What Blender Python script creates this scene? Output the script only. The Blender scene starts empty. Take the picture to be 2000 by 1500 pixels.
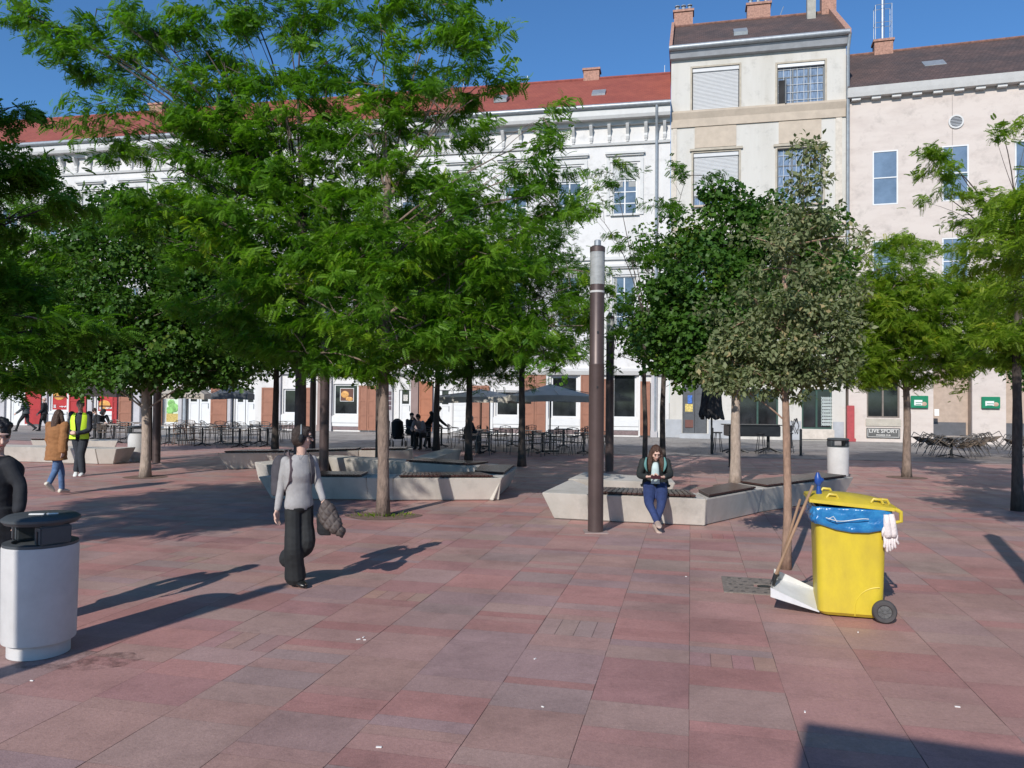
import bpy, bmesh, math, random
import numpy as np
from mathutils import Vector, Matrix, noise
R = math.radians
scene = bpy.context.scene
col = scene.collection

# ---------------------------------------------------------------- camera, sky, sun, exposure
F = 1500.0; HCAM = 1.94; PITCH = math.atan(28.5/1500); ROLL = 0.0095
r0 = Vector((1,0,0)); u0 = Vector((0,-math.sin(PITCH),math.cos(PITCH))); fw = Vector((0,math.cos(PITCH),math.sin(PITCH)))
cr = (r0*math.cos(ROLL)+u0*math.sin(ROLL)); cu = (-r0*math.sin(ROLL)+u0*math.cos(ROLL))
cam = bpy.data.cameras.new('camera'); cam.lens = 27.0; cam.sensor_width = 36.0; cam.clip_start = .05; cam.clip_end = 2000
camo = bpy.data.objects.new('camera', cam); col.objects.link(camo); scene.camera = camo
M = Matrix.Identity(4)
for i in range(3):
    M[i][0] = cr[i]; M[i][1] = cu[i]; M[i][2] = -fw[i]
M[2][3] = HCAM
camo.matrix_world = M

SUN_AZ, SUN_EL = 25.0, 31.0
w = bpy.data.worlds.new("World"); scene.world = w; w.use_nodes = True
nt = w.node_tree; bg = nt.nodes['Background']
sky = nt.nodes.new('ShaderNodeTexSky'); sky.sky_type = 'NISHITA'; sky.sun_disc = False
sky.sun_elevation = R(SUN_EL); sky.sun_rotation = R(180+SUN_AZ); sky.altitude = 0; sky.air_density = 1.0; sky.dust_density = .3; sky.ozone_density = 2.0
tn = nt.nodes.new('ShaderNodeMixRGB'); tn.blend_type = 'MULTIPLY'; tn.inputs[0].default_value = 1; tn.inputs[2].default_value = (.62,1.03,1.42,1)
nt.links.new(sky.outputs[0], tn.inputs[1]); nt.links.new(tn.outputs[0], bg.inputs[0]); bg.inputs[1].default_value = 0.100
sd = bpy.data.lights.new('sun', 'SUN'); sd.energy = 4.7; sd.angle = R(.5); sd.color = (1,.955,.885)
so = bpy.data.objects.new('sun', sd); col.objects.link(so)
sv = Vector((math.cos(R(SUN_EL))*math.sin(R(SUN_AZ)), math.cos(R(SUN_EL))*math.cos(R(SUN_AZ)), -math.sin(R(SUN_EL))))
so.rotation_euler = sv.to_track_quat('-Z','Y').to_euler()
vs = scene.view_settings; vs.view_transform = 'Standard'; vs.look = 'None'; vs.gamma = 1; vs.use_curve_mapping = False
vs.exposure = 0.0
scene.cycles.max_bounces = 6; scene.cycles.transparent_max_bounces = 8

# ---------------------------------------------------------------- placing
def ray(px, py):
    d = fw + cr*((px-1000)/F) - cu*((py-750)/F)
    return d
def G(px, py, z=0.0):                       # point on the level z seen at that spot
    d = ray(px, py); t = (z-HCAM)/d.z
    return Vector((d.x*t, d.y*t, z))
def Q(px, py, Y):                           # point at distance Y
    d = ray(px, py); t = Y/d.y
    return Vector((d.x*t, Y, HCAM+d.z*t))
class Frame:
    def __init__(s, ox, oy, phi):
        s.o = Vector((ox,oy,0)); s.phi = phi
        s.u = Vector((math.cos(phi), -math.sin(phi), 0)); s.v = Vector((math.sin(phi), math.cos(phi), 0))
    def at(s, px, py, yo=0.0):              # (s,z) on the facade plane (moved back by yo)
        d = ray(px, py); c = Vector((0,0,HCAM)); o = s.o + s.v*yo
        t = (o-c).dot(s.v)/d.dot(s.v); p = c+d*t
        return (p-o).dot(s.u), p.z
    def rect(s, x0, y0, x1, y1, yo=0.0):
        xm, ym = (x0+x1)/2, (y0+y1)/2
        return (s.at(x0,ym,yo)[0], s.at(x1,ym,yo)[0], s.at(xm,y1,yo)[1], s.at(xm,y0,yo)[1])  # s0,s1,z0,z1
    def world(s, a, y, z): return s.o + s.u*a + s.v*y + Vector((0,0,z))

# ---------------------------------------------------------------- materials
MATS = {}
def mat(name, c, rough=.7, var=.12, scale=4.0, metal=0.0, bump=0.0, bscale=40.0, spec=.5, c2=None, stretch=None, trans=0.0, coat=0.0):
    if name in MATS: return MATS[name]
    m = bpy.data.materials.new(name); m.use_nodes = True; n = m.node_tree; p = n.nodes['Principled BSDF']
    p.inputs['Roughness'].default_value = rough; p.inputs['Metallic'].default_value = metal
    p.inputs['Specular IOR Level'].default_value = spec
    if coat: p.inputs['Coat Weight'].default_value = coat; p.inputs['Coat Roughness'].default_value = .05
    if trans: p.inputs['Transmission Weight'].default_value = trans
    tc = n.nodes.new('ShaderNodeTexCoord'); src = tc.outputs['Object']
    if stretch:
        mp = n.nodes.new('ShaderNodeMapping'); mp.inputs['Scale'].default_value = stretch; n.links.new(src, mp.inputs[0]); src = mp.outputs[0]
    ns = n.nodes.new('ShaderNodeTexNoise'); ns.inputs['Scale'].default_value = scale; ns.inputs['Detail'].default_value = 6; ns.inputs['Roughness'].default_value = .65
    n.links.new(src, ns.inputs['Vector'])
    rp = n.nodes.new('ShaderNodeValToRGB'); n.links.new(ns.outputs[0], rp.inputs[0])
    if c2 is None: c2 = tuple(x*(1-var) for x in c); c1 = tuple(min(1,x*(1+var)) for x in c)
    else: c1 = c
    rp.color_ramp.elements[0].position = .36; rp.color_ramp.elements[0].color = (*c2,1)
    rp.color_ramp.elements[1].position = .64; rp.color_ramp.elements[1].color = (*c1,1)
    n.links.new(rp.outputs[0], p.inputs['Base Color'])
    if bump:
        nb = n.nodes.new('ShaderNodeTexNoise'); nb.inputs['Scale'].default_value = bscale; nb.inputs['Detail'].default_value = 5
        n.links.new(src, nb.inputs['Vector'])
        b = n.nodes.new('ShaderNodeBump'); b.inputs['Strength'].default_value = bump; b.inputs['Distance'].default_value = .02
        n.links.new(nb.outputs[0], b.inputs['Height']); n.links.new(b.outputs[0], p.inputs['Normal'])
    MATS[name] = m; return m
def leaf_mat(name, c, c2, trans=.35, rough=.5):
    if name in MATS: return MATS[name]
    m = bpy.data.materials.new(name); m.use_nodes = True; n = m.node_tree; n.nodes.clear()
    out = n.nodes.new('ShaderNodeOutputMaterial')
    at = n.nodes.new('ShaderNodeAttribute'); at.attribute_name = 'leafvar'
    mx = n.nodes.new('ShaderNodeMixRGB'); mx.inputs[1].default_value = (*c,1); mx.inputs[2].default_value = (*c2,1)
    n.links.new(at.outputs['Fac'], mx.inputs[0])
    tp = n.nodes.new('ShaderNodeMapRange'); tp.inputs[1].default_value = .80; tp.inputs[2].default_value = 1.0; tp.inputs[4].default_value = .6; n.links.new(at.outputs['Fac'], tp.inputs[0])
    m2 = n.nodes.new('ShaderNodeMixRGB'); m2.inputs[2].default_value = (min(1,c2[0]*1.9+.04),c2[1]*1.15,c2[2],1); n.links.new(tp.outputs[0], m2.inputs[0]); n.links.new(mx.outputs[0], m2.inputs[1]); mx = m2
    p = n.nodes.new('ShaderNodeBsdfPrincipled'); p.inputs['Roughness'].default_value = rough; p.inputs['Specular IOR Level'].default_value = .3
    n.links.new(mx.outputs[0], p.inputs['Base Color'])
    tr = n.nodes.new('ShaderNodeBsdfTranslucent')
    br = n.nodes.new('ShaderNodeMixRGB'); br.blend_type = 'MULTIPLY'; br.inputs[0].default_value = 1; br.inputs[2].default_value = (1.6,1.9,.7,1)
    n.links.new(mx.outputs[0], br.inputs[1]); n.links.new(br.outputs[0], tr.inputs[0])
    ms = n.nodes.new('ShaderNodeMixShader'); ms.inputs[0].default_value = trans
    n.links.new(p.outputs[0], ms.inputs[1]); n.links.new(tr.outputs[0], ms.inputs[2]); n.links.new(ms.outputs[0], out.inputs[0])
    MATS[name] = m; return m

# ---------------------------------------------------------------- objects
def tag(o, label=None, cat=None, group=None, kind=None):
    if label: o['label'] = label
    if cat: o['category'] = cat
    if group: o['group'] = group
    if kind: o['kind'] = kind
    return o
def empty(name, loc=(0,0,0), rz=0.0, label=None, cat=None, group=None):
    o = bpy.data.objects.new(name, None); o.empty_display_size = .2; col.objects.link(o); o.location = loc; o.rotation_euler = (0,0,rz)
    return tag(o, label, cat, group)
def copy_tree(o, parent=None):
    c = o.copy(); col.objects.link(c); c.parent = parent
    for ch in list(o.children): copy_tree(ch, c)
    return c
def place_copy(o, loc, rz=0.0, label=None, scale=None):
    c = copy_tree(o); c.location = loc; c.rotation_euler = (0,0,rz)
    if label: c['label'] = label
    if scale: c.scale = scale
    return c

class MB:
    def __init__(s): s.v = []; s.f = []
    def add(s, vs, fs):
        b = len(s.v); s.v += [tuple(x) for x in vs]; s.f += [tuple(b+i for i in f) for f in fs]; return s
    def box(s, x0,x1,y0,y1,z0,z1):
        return s.add([(x0,y0,z0),(x1,y0,z0),(x1,y1,z0),(x0,y1,z0),(x0,y0,z1),(x1,y0,z1),(x1,y1,z1),(x0,y1,z1)],
                     [(3,2,1,0),(4,5,6,7),(0,1,5,4),(1,2,6,5),(2,3,7,6),(3,0,4,7)])
    def obox(s, c, ax, ay, az):            # centre and half-axes
        c, ax, ay, az = map(Vector, (c,ax,ay,az)); vs = []
        for k in (-1,1):
            for (i,j) in ((-1,-1),(1,-1),(1,1),(-1,1)): vs.append(c+ax*i+ay*j+az*k)
        return s.add(vs, [(3,2,1,0),(4,5,6,7),(0,1,5,4),(1,2,6,5),(2,3,7,6),(3,0,4,7)])
    def quad(s, a,b,c,d): return s.add([a,b,c,d], [(0,1,2,3)])
    def prism(s, poly, z0, z1, poly_top=None):
        n = len(poly); pt = poly_top or poly
        return s.add([(p[0],p[1],z0) for p in poly]+[(p[0],p[1],z1) for p in pt],
                     [tuple(range(n-1,-1,-1)), tuple(range(n,2*n))]+[(i,(i+1)%n,n+(i+1)%n,n+i) for i in range(n)])
    def extr(s, prof, x0, x1):             # profile in (y,z) swept along x
        n = len(prof)
        return s.add([(x0,y,z) for y,z in prof]+[(x1,y,z) for y,z in prof],
                     [tuple(range(n)), tuple(range(2*n-1,n-1,-1))]+[(i,n+i,n+(i+1)%n,(i+1)%n) for i in range(n)])
    def tube(s, pts, rad, n=8, cap=True, flat=None):
        pts = [Vector(p) for p in pts]
        if not isinstance(rad,(list,tuple)): rad = [rad]*len(pts)
        vs = []; prev = None
        for i,p in enumerate(pts):
            t = (pts[min(i+1,len(pts)-1)]-pts[max(i-1,0)]).normalized()
            if prev is None:
                a = Vector((0,0,1)) if abs(t.z) < .9 else Vector((1,0,0)); x = t.cross(a).normalized()
            else:
                x = (prev - t*prev.dot(t)); x = x.normalized() if x.length > 1e-6 else t.orthogonal().normalized()
            prev = x; y = t.cross(x)
            for k in range(n):
                a = 2*math.pi*k/n; vs.append(p + (x*math.cos(a)+y*math.sin(a))*rad[i])
        m = len(pts); fs = [(i*n+k, i*n+(k+1)%n, (i+1)*n+(k+1)%n, (i+1)*n+k) for i in range(m-1) for k in range(n)]
        if cap: fs += [tuple(range(n-1,-1,-1)), tuple(range((m-1)*n, m*n))]
        return s.add(vs, fs)
    def lathe(s, prof, n=24, c=(0,0,0), sy=1.0, loop=False):
        vs = []
        for r,z in prof:
            for k in range(n):
                a = 2*math.pi*k/n; vs.append((c[0]+r*math.cos(a), c[1]+r*sy*math.sin(a), c[2]+z))
        m = len(prof); fs = [(i*n+k, i*n+(k+1)%n, (i+1)*n+(k+1)%n, (i+1)*n+k) for i in range(m-1) for k in range(n)]
        if loop: fs += [((m-1)*n+k, (m-1)*n+(k+1)%n, (k+1)%n, k) for k in range(n)]
        else: fs += [tuple(range(n-1,-1,-1)), tuple(range((m-1)*n, m*n))]
        return s.add(vs, fs)
    def ell(s, c, r, n=12, m=8, rot=None):
        c = Vector(c); vs = []; fs = []
        for i in range(m+1):
            th = math.pi*i/m
            for k in range(n):
                a = 2*math.pi*k/n; p = Vector((r[0]*math.sin(th)*math.cos(a), r[1]*math.sin(th)*math.sin(a), r[2]*math.cos(th)))
                if rot: p = rot @ p
                vs.append(c+p)
        for i in range(m):
            for k in range(n): fs.append((i*n+k, (i+1)*n+k, (i+1)*n+(k+1)%n, i*n+(k+1)%n))
        return s.add(vs, fs)
    def loft(s, rings):                    # rings: (centre, side vector, front vector) -> ellipses; closed ends
        n = 28; vs = []
        R3 = [(Vector(c),Vector(a),Vector(b)) for c,a,b in rings]; out = []
        for i in range(len(R3)-1):
            for k in range(4):
                t = k/4; out.append(tuple(((R3[i][q]*2)+(R3[i+1][q]-R3[max(i-1,0)][q])*t+(R3[max(i-1,0)][q]*2-R3[i][q]*5+R3[i+1][q]*4-R3[min(i+2,len(R3)-1)][q])*t*t+(R3[i][q]*3-R3[max(i-1,0)][q]-R3[i+1][q]*3+R3[min(i+2,len(R3)-1)][q])*t**3)*.5 for q in range(3)))
        rings = out+[R3[-1]]
        for c,a,b in rings:
            c,a,b = Vector(c),Vector(a),Vector(b)
            for k in range(n):
                t = 2*math.pi*k/n; vs.append(c+a*math.cos(t)+b*math.sin(t))
        m = len(rings); fs = [(i*n+k, i*n+(k+1)%n, (i+1)*n+(k+1)%n, (i+1)*n+k) for i in range(m-1) for k in range(n)]
        fs += [tuple(range(n-1,-1,-1)), tuple(range((m-1)*n, m*n))]
        return s.add(vs, fs)
    def build(s, name, m, parent=None, smooth=False, bevel=0.0, label=None, fix=True):
        me = bpy.data.meshes.new(name); me.from_pydata(s.v, [], s.f)
        if fix or bevel:
            bm = bmesh.new(); bm.from_mesh(me)
            if fix: bmesh.ops.recalc_face_normals(bm, faces=bm.faces)
            if bevel:
                es = [e for e in bm.edges if len(e.link_faces)==2 and e.calc_face_angle(0) > .5]
                bmesh.ops.bevel(bm, geom=es, offset=bevel, segments=2, affect='EDGES', clamp_overlap=True)
            bm.to_mesh(me); bm.free()
        if smooth:
            me.shade_smooth()
            if smooth != 'all':
                me.set_sharp_from_angle(angle=R(38))
        me.materials.append(m)
        o = bpy.data.objects.new(name, me); col.objects.link(o)
        if parent: o.parent = parent
        if label: o['label'] = label
        return o
def text_mesh(name, txt, size, m, parent, loc, rot=(R(90),0,0), sx=1.0, bold=0.0, align='CENTER'):
    cu_ = bpy.data.curves.new(name, 'FONT'); cu_.body = txt; cu_.size = size; cu_.align_x = align; cu_.align_y = 'CENTER'; cu_.extrude = .004; cu_.offset = bold; cu_.resolution_u = 3
    t = bpy.data.objects.new(name, cu_); col.objects.link(t)
    dg = bpy.context.evaluated_depsgraph_get(); me = bpy.data.meshes.new_from_object(t.evaluated_get(dg)); bpy.data.objects.remove(t); me.name = name
    me.materials.clear(); me.materials.append(m)
    o = bpy.data.objects.new(name, me); col.objects.link(o); o.parent = parent; o.location = loc; o.rotation_euler = rot; o.scale = (sx,1,1)
    return o

def wall_mat(name, c, c2, sscale=.55, st=(1,1,.10)):
    m = mat(name, c, .9, c2=c2, scale=sscale, stretch=st, bump=.2, bscale=25); n = m.node_tree; p = n.nodes['Principled BSDF']
    base = p.inputs['Base Color'].links[0].from_socket
    for nd in n.nodes:
        if nd.type == 'VALTORGB': nd.color_ramp.elements[0].position = .30; nd.color_ramp.elements[1].position = .55
    tc = n.nodes.new('ShaderNodeTexCoord'); ns = n.nodes.new('ShaderNodeTexNoise'); ns.inputs['Scale'].default_value = 1.3; ns.inputs['Detail'].default_value = 9; ns.inputs['Roughness'].default_value = .72
    n.links.new(tc.outputs['Object'], ns.inputs['Vector']); mr = n.nodes.new('ShaderNodeMapRange'); mr.inputs[1].default_value = .33; mr.inputs[2].default_value = .47; mr.inputs[3].default_value = .82; mr.inputs[4].default_value = 1.03
    n.links.new(ns.outputs[0], mr.inputs[0]); mx = n.nodes.new('ShaderNodeMixRGB'); mx.blend_type = 'MULTIPLY'; mx.inputs[0].default_value = 1
    n.links.new(base, mx.inputs[1]); n.links.new(mr.outputs[0], mx.inputs[2]); n.links.new(mx.outputs[0], p.inputs['Base Color']); return m
# ---------------------------------------------------------------- palette
WHITE = wall_mat('white_plaster', (.62,.60,.585), (.54,.52,.50))
TRIM = mat('white_trim', (.55,.54,.525), .7, .05, 3)
CREAM = wall_mat('cream_plaster', (.55,.51,.45), (.45,.41,.35))
BEIGE = mat('beige_plaster', (.47,.39,.31), .9, .08, 2)
STONE = wall_mat('travertine_cladding', (.55,.48,.435), (.48,.41,.37), 1.0, (.6,.6,1.8))
GREYP = mat('grey_plinth', (.36,.37,.39), .9, .1, 2)
FRAMEW = mat('white_window_frame', (.62,.62,.62), .5, .03)
GLASS = mat('window_glass', (.10,.13,.17), .06, .35, .7, spec=.9, coat=.6)  # blue-grey base colour stands in for part of the sky reflection
GLASSB = mat('sky_painted_glass', (.13,.175,.235), .08, .25, .6, spec=.9, coat=.8)  # sky reflection painted into the bluer base colour
GLASSD = mat('dark_shop_glass', (.012,.014,.016), .06, .6, 1.2, spec=.7)
ZINC = mat('zinc_metal', (.33,.35,.37), .45, .12, 5, metal=.4)
BRICK = mat('chimney_brick', (.36,.20,.15), .9, .25, 9, bump=.3)
SHUT = mat('brown_shutter_paint', (.27,.115,.07), .6, .1, 3)
REDP = mat('red_shop_paint', (.33,.022,.022), .5, .12, 2)
CONC = wall_mat('pale_concrete', (.51,.47,.42), (.40,.365,.32), 1.4, (1,1,.5))
DKMETAL = mat('black_metal', (.015,.016,.018), .4, .2, 6)
BROWNM = mat('brown_lamp_metal', (.088,.060,.055), .42, .12, 3, metal=.3)
SLAT = mat('dark_varnished_slat', (.050,.022,.018), .30, .25, 6, stretch=(1,8,1), spec=.4)
BLACKC = mat('black_cloth', (.010,.011,.014), .85, .3, 12, bump=.3)
SKIN = mat('skin', (.58,.37,.29), .55, .05, 8)
WOOD = mat('bare_wood_handle', (.30,.19,.12), .6, .2, 10, stretch=(1,1,.2))
# ---------------------------------------------------------------- ground: base sheet, red slabs, grey pavement
PHI_W = R(11.5)
FW = Frame(8.12, 39.68, PHI_W)             # white building, origin at its right end
def rect_frame_poly(fr, a0, a1, y0, y1, z=0.0): return [fr.world(a0,y0,z), fr.world(a1,y0,z), fr.world(a1,y1,z), fr.world(a0,y1,z)]
g = MB(); g.add([(-400,-200,-.02),(400,-200,-.02),(400,500,-.02),(-400,500,-.02)], [(0,1,2,3)])
tag(g.build('ground', mat('ground_earth', (.10,.095,.09), .95, .2, .5)), kind='structure')

def paving_mat(name, grain=.12):
    m = bpy.data.materials.new(name); m.use_nodes = True; n = m.node_tree; p = n.nodes['Principled BSDF']
    at = n.nodes.new('ShaderNodeAttribute'); at.attribute_name = 'slab'
    tc = n.nodes.new('ShaderNodeTexCoord')
    def noi(sc, det=6, r=.6):
        x = n.nodes.new('ShaderNodeTexNoise'); x.inputs['Scale'].default_value = sc; x.inputs['Detail'].default_value = det; x.inputs['Roughness'].default_value = r
        n.links.new(tc.outputs['Object'], x.inputs['Vector']); return x.outputs[0]
    def rng(v, a, b, c=.3, d=.7):
        x = n.nodes.new('ShaderNodeMapRange'); x.inputs[1].default_value = c; x.inputs[2].default_value = d; x.inputs[3].default_value = a; x.inputs[4].default_value = b
        n.links.new(v, x.inputs[0]); return x.outputs[0]
    def mul(c, v):
        x = n.nodes.new('ShaderNodeMixRGB'); x.blend_type = 'MULTIPLY'; x.inputs[0].default_value = 1
        n.links.new(c, x.inputs[1]); n.links.new(v, x.inputs[2]); return x.outputs[0]
    c = mul(at.outputs['Color'], rng(noi(1.1), .86, 1.10))
    c = mul(c, rng(noi(34, 4, .75), 1-grain, 1+grain))
    c = mul(c, rng(noi(170, 2), .88, 1.12))
    # grimy spots and old stains
    sp = n.nodes.new('ShaderNodeTexVoronoi'); sp.inputs['Scale'].default_value = 3.1; n.links.new(tc.outputs['Object'], sp.inputs['Vector'])
    c = mul(c, rng(sp.outputs['Distance'], .80, 1.0, .015, .04))
    c = mul(c, rng(noi(2.6, 8, .8), .90, 1.03, .38, .5)); c = mul(c, rng(noi(.45, 5, .7), .84, 1.03, .36, .50))
    n.links.new(c, p.inputs['Base Color']); 
    rr = rng(noi(3), .50, .75); n.links.new(rr, p.inputs['Roughness'])
    p.inputs['Specular IOR Level'].default_value = .35
    b = n.nodes.new('ShaderNodeBump'); b.inputs['Strength'].default_value = .25; b.inputs['Distance'].default_value = .01
    n.links.new(noi(60), b.inputs['Height']); n.links.new(b.outputs[0], p.inputs['Normal'])
    return m
PAV = paving_mat('stone_paving')
def slabs_mesh(name, rects, colors, fr, z, m):
    n = len(rects); V = np.empty((n*4,3)); C = np.empty((n*4,4)); u = fr.u; v = fr.v; o = fr.o
    for i,(a0,a1,b0,b1) in enumerate(rects):
        for k,(a,b) in enumerate(((a0,b0),(a1,b0),(a1,b1),(a0,b1))):
            V[4*i+k] = (o.x+u.x*a+v.x*b, o.y+u.y*a+v.y*b, z)
        C[4*i:4*i+4] = (*colors[i],1)
    me = bpy.data.meshes.new(name); me.from_pydata(V.tolist(), [], [tuple(range(4*i,4*i+4)) for i in range(n)])
    ca = me.color_attributes.new('slab','FLOAT_COLOR','POINT'); ca.data.foreach_set('color', C.ravel())
    me.materials.append(m); ob = bpy.data.objects.new(name, me); col.objects.link(ob); return ob
rnd = random.Random(5)
FP = Frame(0, 0, R(13.1))
# paved plaza: long joints run away from the viewer every 0.62 m, slab lengths vary
pal = [(.275,.165,.150),(.262,.170,.155),(.285,.160,.148),(.255,.185,.165),(.245,.175,.168),(.300,.150,.140),(.225,.165,.170),(.265,.172,.150)]
reds = [(.262,.125,.117),(.250,.130,.122),(.235,.125,.125)]
greys = [(.225,.180,.158),(.215,.172,.168),(.240,.190,.165)]
rects = []; cols = []
W_ = .62
def in_plaza(a, b):
    p = FP.o + FP.u*a + FP.v*b
    q = p-FW.o
    return q.dot(FW.v) < -13.2
i0, i1 = -46, 46
for i in range(i0, i1):
    a0, a1 = i*W_, (i+1)*W_
    b = -8 - rnd.random()
    while b < 34:
        L = rnd.choice([.12,.15,.2,.2,.3,.3,.3,.4,.45,.6])
        rr = rnd.random()
        if rr < .20: c = rnd.choice(reds)
        elif rr < .27: c = rnd.choice(greys)
        else: c = rnd.choice(pal)
        k = rnd.uniform(.955,1.045); c = tuple((x*.68+y*.32)*k*1.32 for x,y in zip((c[0]*1.02,c[1]*.98,c[2]*.95),(.300,.166,.143)))
        if in_plaza((a0+a1)/2, b+L/2):
            j = .0030 if rnd.random() < .5 else .0010
            jb = .0006
            if rnd.random() < .06 and L > .25 and L < .5:
                for q in range(4):
                    rects.append((a0+j+q*(W_-2*j)/4+.002, a0+j+(q+1)*(W_-2*j)/4-.002, b+jb, b+L-jb)); cols.append(tuple(x*rnd.uniform(.92,1.06) for x in c))
            else:
                rects.append((a0+j, a1-j, b+jb, b+L-jb)); cols.append(c)
        b += L
jb = MB(); jb.add([tuple(FP.world(a,b,-.002)) for a,b in ((-32,-10),(32,-10),(32,36),(-32,36))], [(0,1,2,3)])
tag(jb.build('paving_joints', mat('joint_grit', (.14,.092,.08), .95, .2, 12)), kind='structure')
tag(slabs_mesh('plaza_paving', rects, cols, FP, .002, PAV), kind='structure')
# grey pavement in front of the houses, with a paler lane along it
rects = []; cols = []
y = -13.2
while y < .2:
    Lr = .6 if y < -4.5 else .42
    a = -75 + rnd.random()
    while a < 45:
        L = rnd.choice([.6,.8,.9,1.2]) 
        base = (.20,.175,.165) if y < -8.5 else ((.255,.235,.22) if y < -4.2 else (.30,.28,.26))
        k = rnd.uniform(.86,1.12); 
        if -9.3 < y < -8.2: base = (.16,.15,.15)
        rects.append((a+.006, a+L-.006, y+.006, y+Lr-.006)); cols.append(tuple(x*k for x in base)); a += L
    y += Lr
b2 = MB(); b2.add([tuple(FW.world(a,b,.002)) for a,b in ((-80,-13.25),(60,-13.25),(60,.3),(-80,.3))], [(0,1,2,3)])
tag(b2.build('pavement_joints', MATS['joint_grit']), kind='structure')
tag(slabs_mesh('pavement', rects, cols, FW, .006, PAV), kind='structure')

# oily stain and litter flecks
def stain(px, py, rx, ry, m):
    c = G(px,py); b = MB(); n = 40
    vs = [(c.x,c.y,.005)]+[(c.x+rx*(1+.35*noise.noise(Vector((math.cos(t)*1.5+px,math.sin(t)*1.5,0))))*math.cos(t), c.y+ry*(1+.4*noise.noise(Vector((math.cos(t)*2,math.sin(t)*2+px,0))))*math.sin(t), .005) for t in [2*math.pi*k/n for k in range(n)]]
    b.add(vs, [(0,1+k,1+(k+1)%n) for k in range(n)]); return b.build('stain', m, fix=False)
def soft_stain_mat():
    m = bpy.data.materials.new('spill_stain'); m.use_nodes = True; n = m.node_tree; p = n.nodes['Principled BSDF']; p.inputs['Base Color'].default_value = (.045,.024,.018,1); p.inputs['Roughness'].default_value = .6
    tc = n.nodes.new('ShaderNodeTexCoord'); ns = n.nodes.new('ShaderNodeTexNoise'); ns.inputs['Scale'].default_value = 9; ns.inputs['Detail'].default_value = 8; ns.inputs['Roughness'].default_value = .75
    n.links.new(tc.outputs['Object'], ns.inputs['Vector']); mr = n.nodes.new('ShaderNodeMapRange'); mr.inputs[1].default_value = .42; mr.inputs[2].default_value = .75; mr.inputs[4].default_value = .6
    n.links.new(ns.outputs[0], mr.inputs[0]); n.links.new(mr.outputs[0], p.inputs['Alpha']); return m
tag(stain(150,1290,.52,.20,soft_stain_mat()), kind='structure')
lit = mat('paper_scrap', (.75,.73,.7), .8, .05)
k = 0
for (px,py,s) in ((740,1461,.03),(700,1250,.03),(710,1246,.022),(712,1251,.02),(1045,1288,.022),(1060,1382,.018),(1572,1392,.022),(1340,1127,.018),(62,1331,.022),(1870,1382,.03),(1676,1236,.022)):
    c = G(px,py); b = MB(); s *= .5; b.obox((0,0,.003),(s,.3*s,0),(-.12*s,.38*s,0),(0,0,.0025))
    o = b.build('litter_scrap', lit); o.location = c; o.location.z = .003; o.rotation_euler = (0,0,rnd.uniform(-1,1))
    tag(o, 'tiny white scrap of litter lying on the red paving slabs', 'litter', 'litter scraps on the paving')
# the square-topped kiosk behind the viewer whose shadow reaches into the front right corner
L = 4.0/math.tan(R(SUN_EL)); sx, sy = math.sin(R(SUN_AZ))*L, math.cos(R(SUN_AZ))*L
c0 = G(1572,1410)-Vector((sx,sy,0)); e = (G(2000,1472)-G(1572,1410)).normalized()
nrm = Vector((-e.y, e.x, 0)); 
if nrm.y > 0: nrm = -nrm
kb = MB(); P = [c0, c0+e*5, c0+e*5+nrm*3, c0+nrm*3]
kb.prism([(p.x,p.y) for p in P], 0.0, 4.0)
kroot = empty('kiosk', (0,0,0), 0, 'tall square kiosk behind the viewer, known by its shadow in the front right corner', 'kiosk')
kb.build('wall', mat('kiosk_panel', (.3,.3,.3), .6), kroot)
# ---------------------------------------------------------------- buildings
def wall_holes(b, s0,s1,z0,z1,holes,dep=.22,y=0.0):
    xs = sorted({s0,s1,*[h[0] for h in holes],*[h[1] for h in holes]}); zs = sorted({z0,z1,*[h[2] for h in holes],*[h[3] for h in holes]})
    xs = [x for x in xs if s0-1e-6 <= x <= s1+1e-6]; zs = [z for z in zs if z0-1e-6 <= z <= z1+1e-6]
    for i in range(len(xs)-1):
        for j in range(len(zs)-1):
            cx, cz = (xs[i]+xs[i+1])/2, (zs[j]+zs[j+1])/2
            if any(h[0] < cx < h[1] and h[2] < cz < h[3] for h in holes): continue
            b.quad((xs[i],y,zs[j]),(xs[i+1],y,zs[j]),(xs[i+1],y,zs[j+1]),(xs[i],y,zs[j+1]))
    for h in holes:
        a0,a1,c0,c1 = h[:4]
        b.quad((a0,y,c0),(a0,y+dep,c0),(a0,y+dep,c1),(a0,y,c1)); b.quad((a1,y,c0),(a1,y,c1),(a1,y+dep,c1),(a1,y+dep,c0))
        b.quad((a0,y,c0),(a1,y,c0),(a1,y+dep,c0),(a0,y+dep,c0)); b.quad((a0,y,c1),(a0,y+dep,c1),(a1,y+dep,c1),(a1,y,c1))
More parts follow.
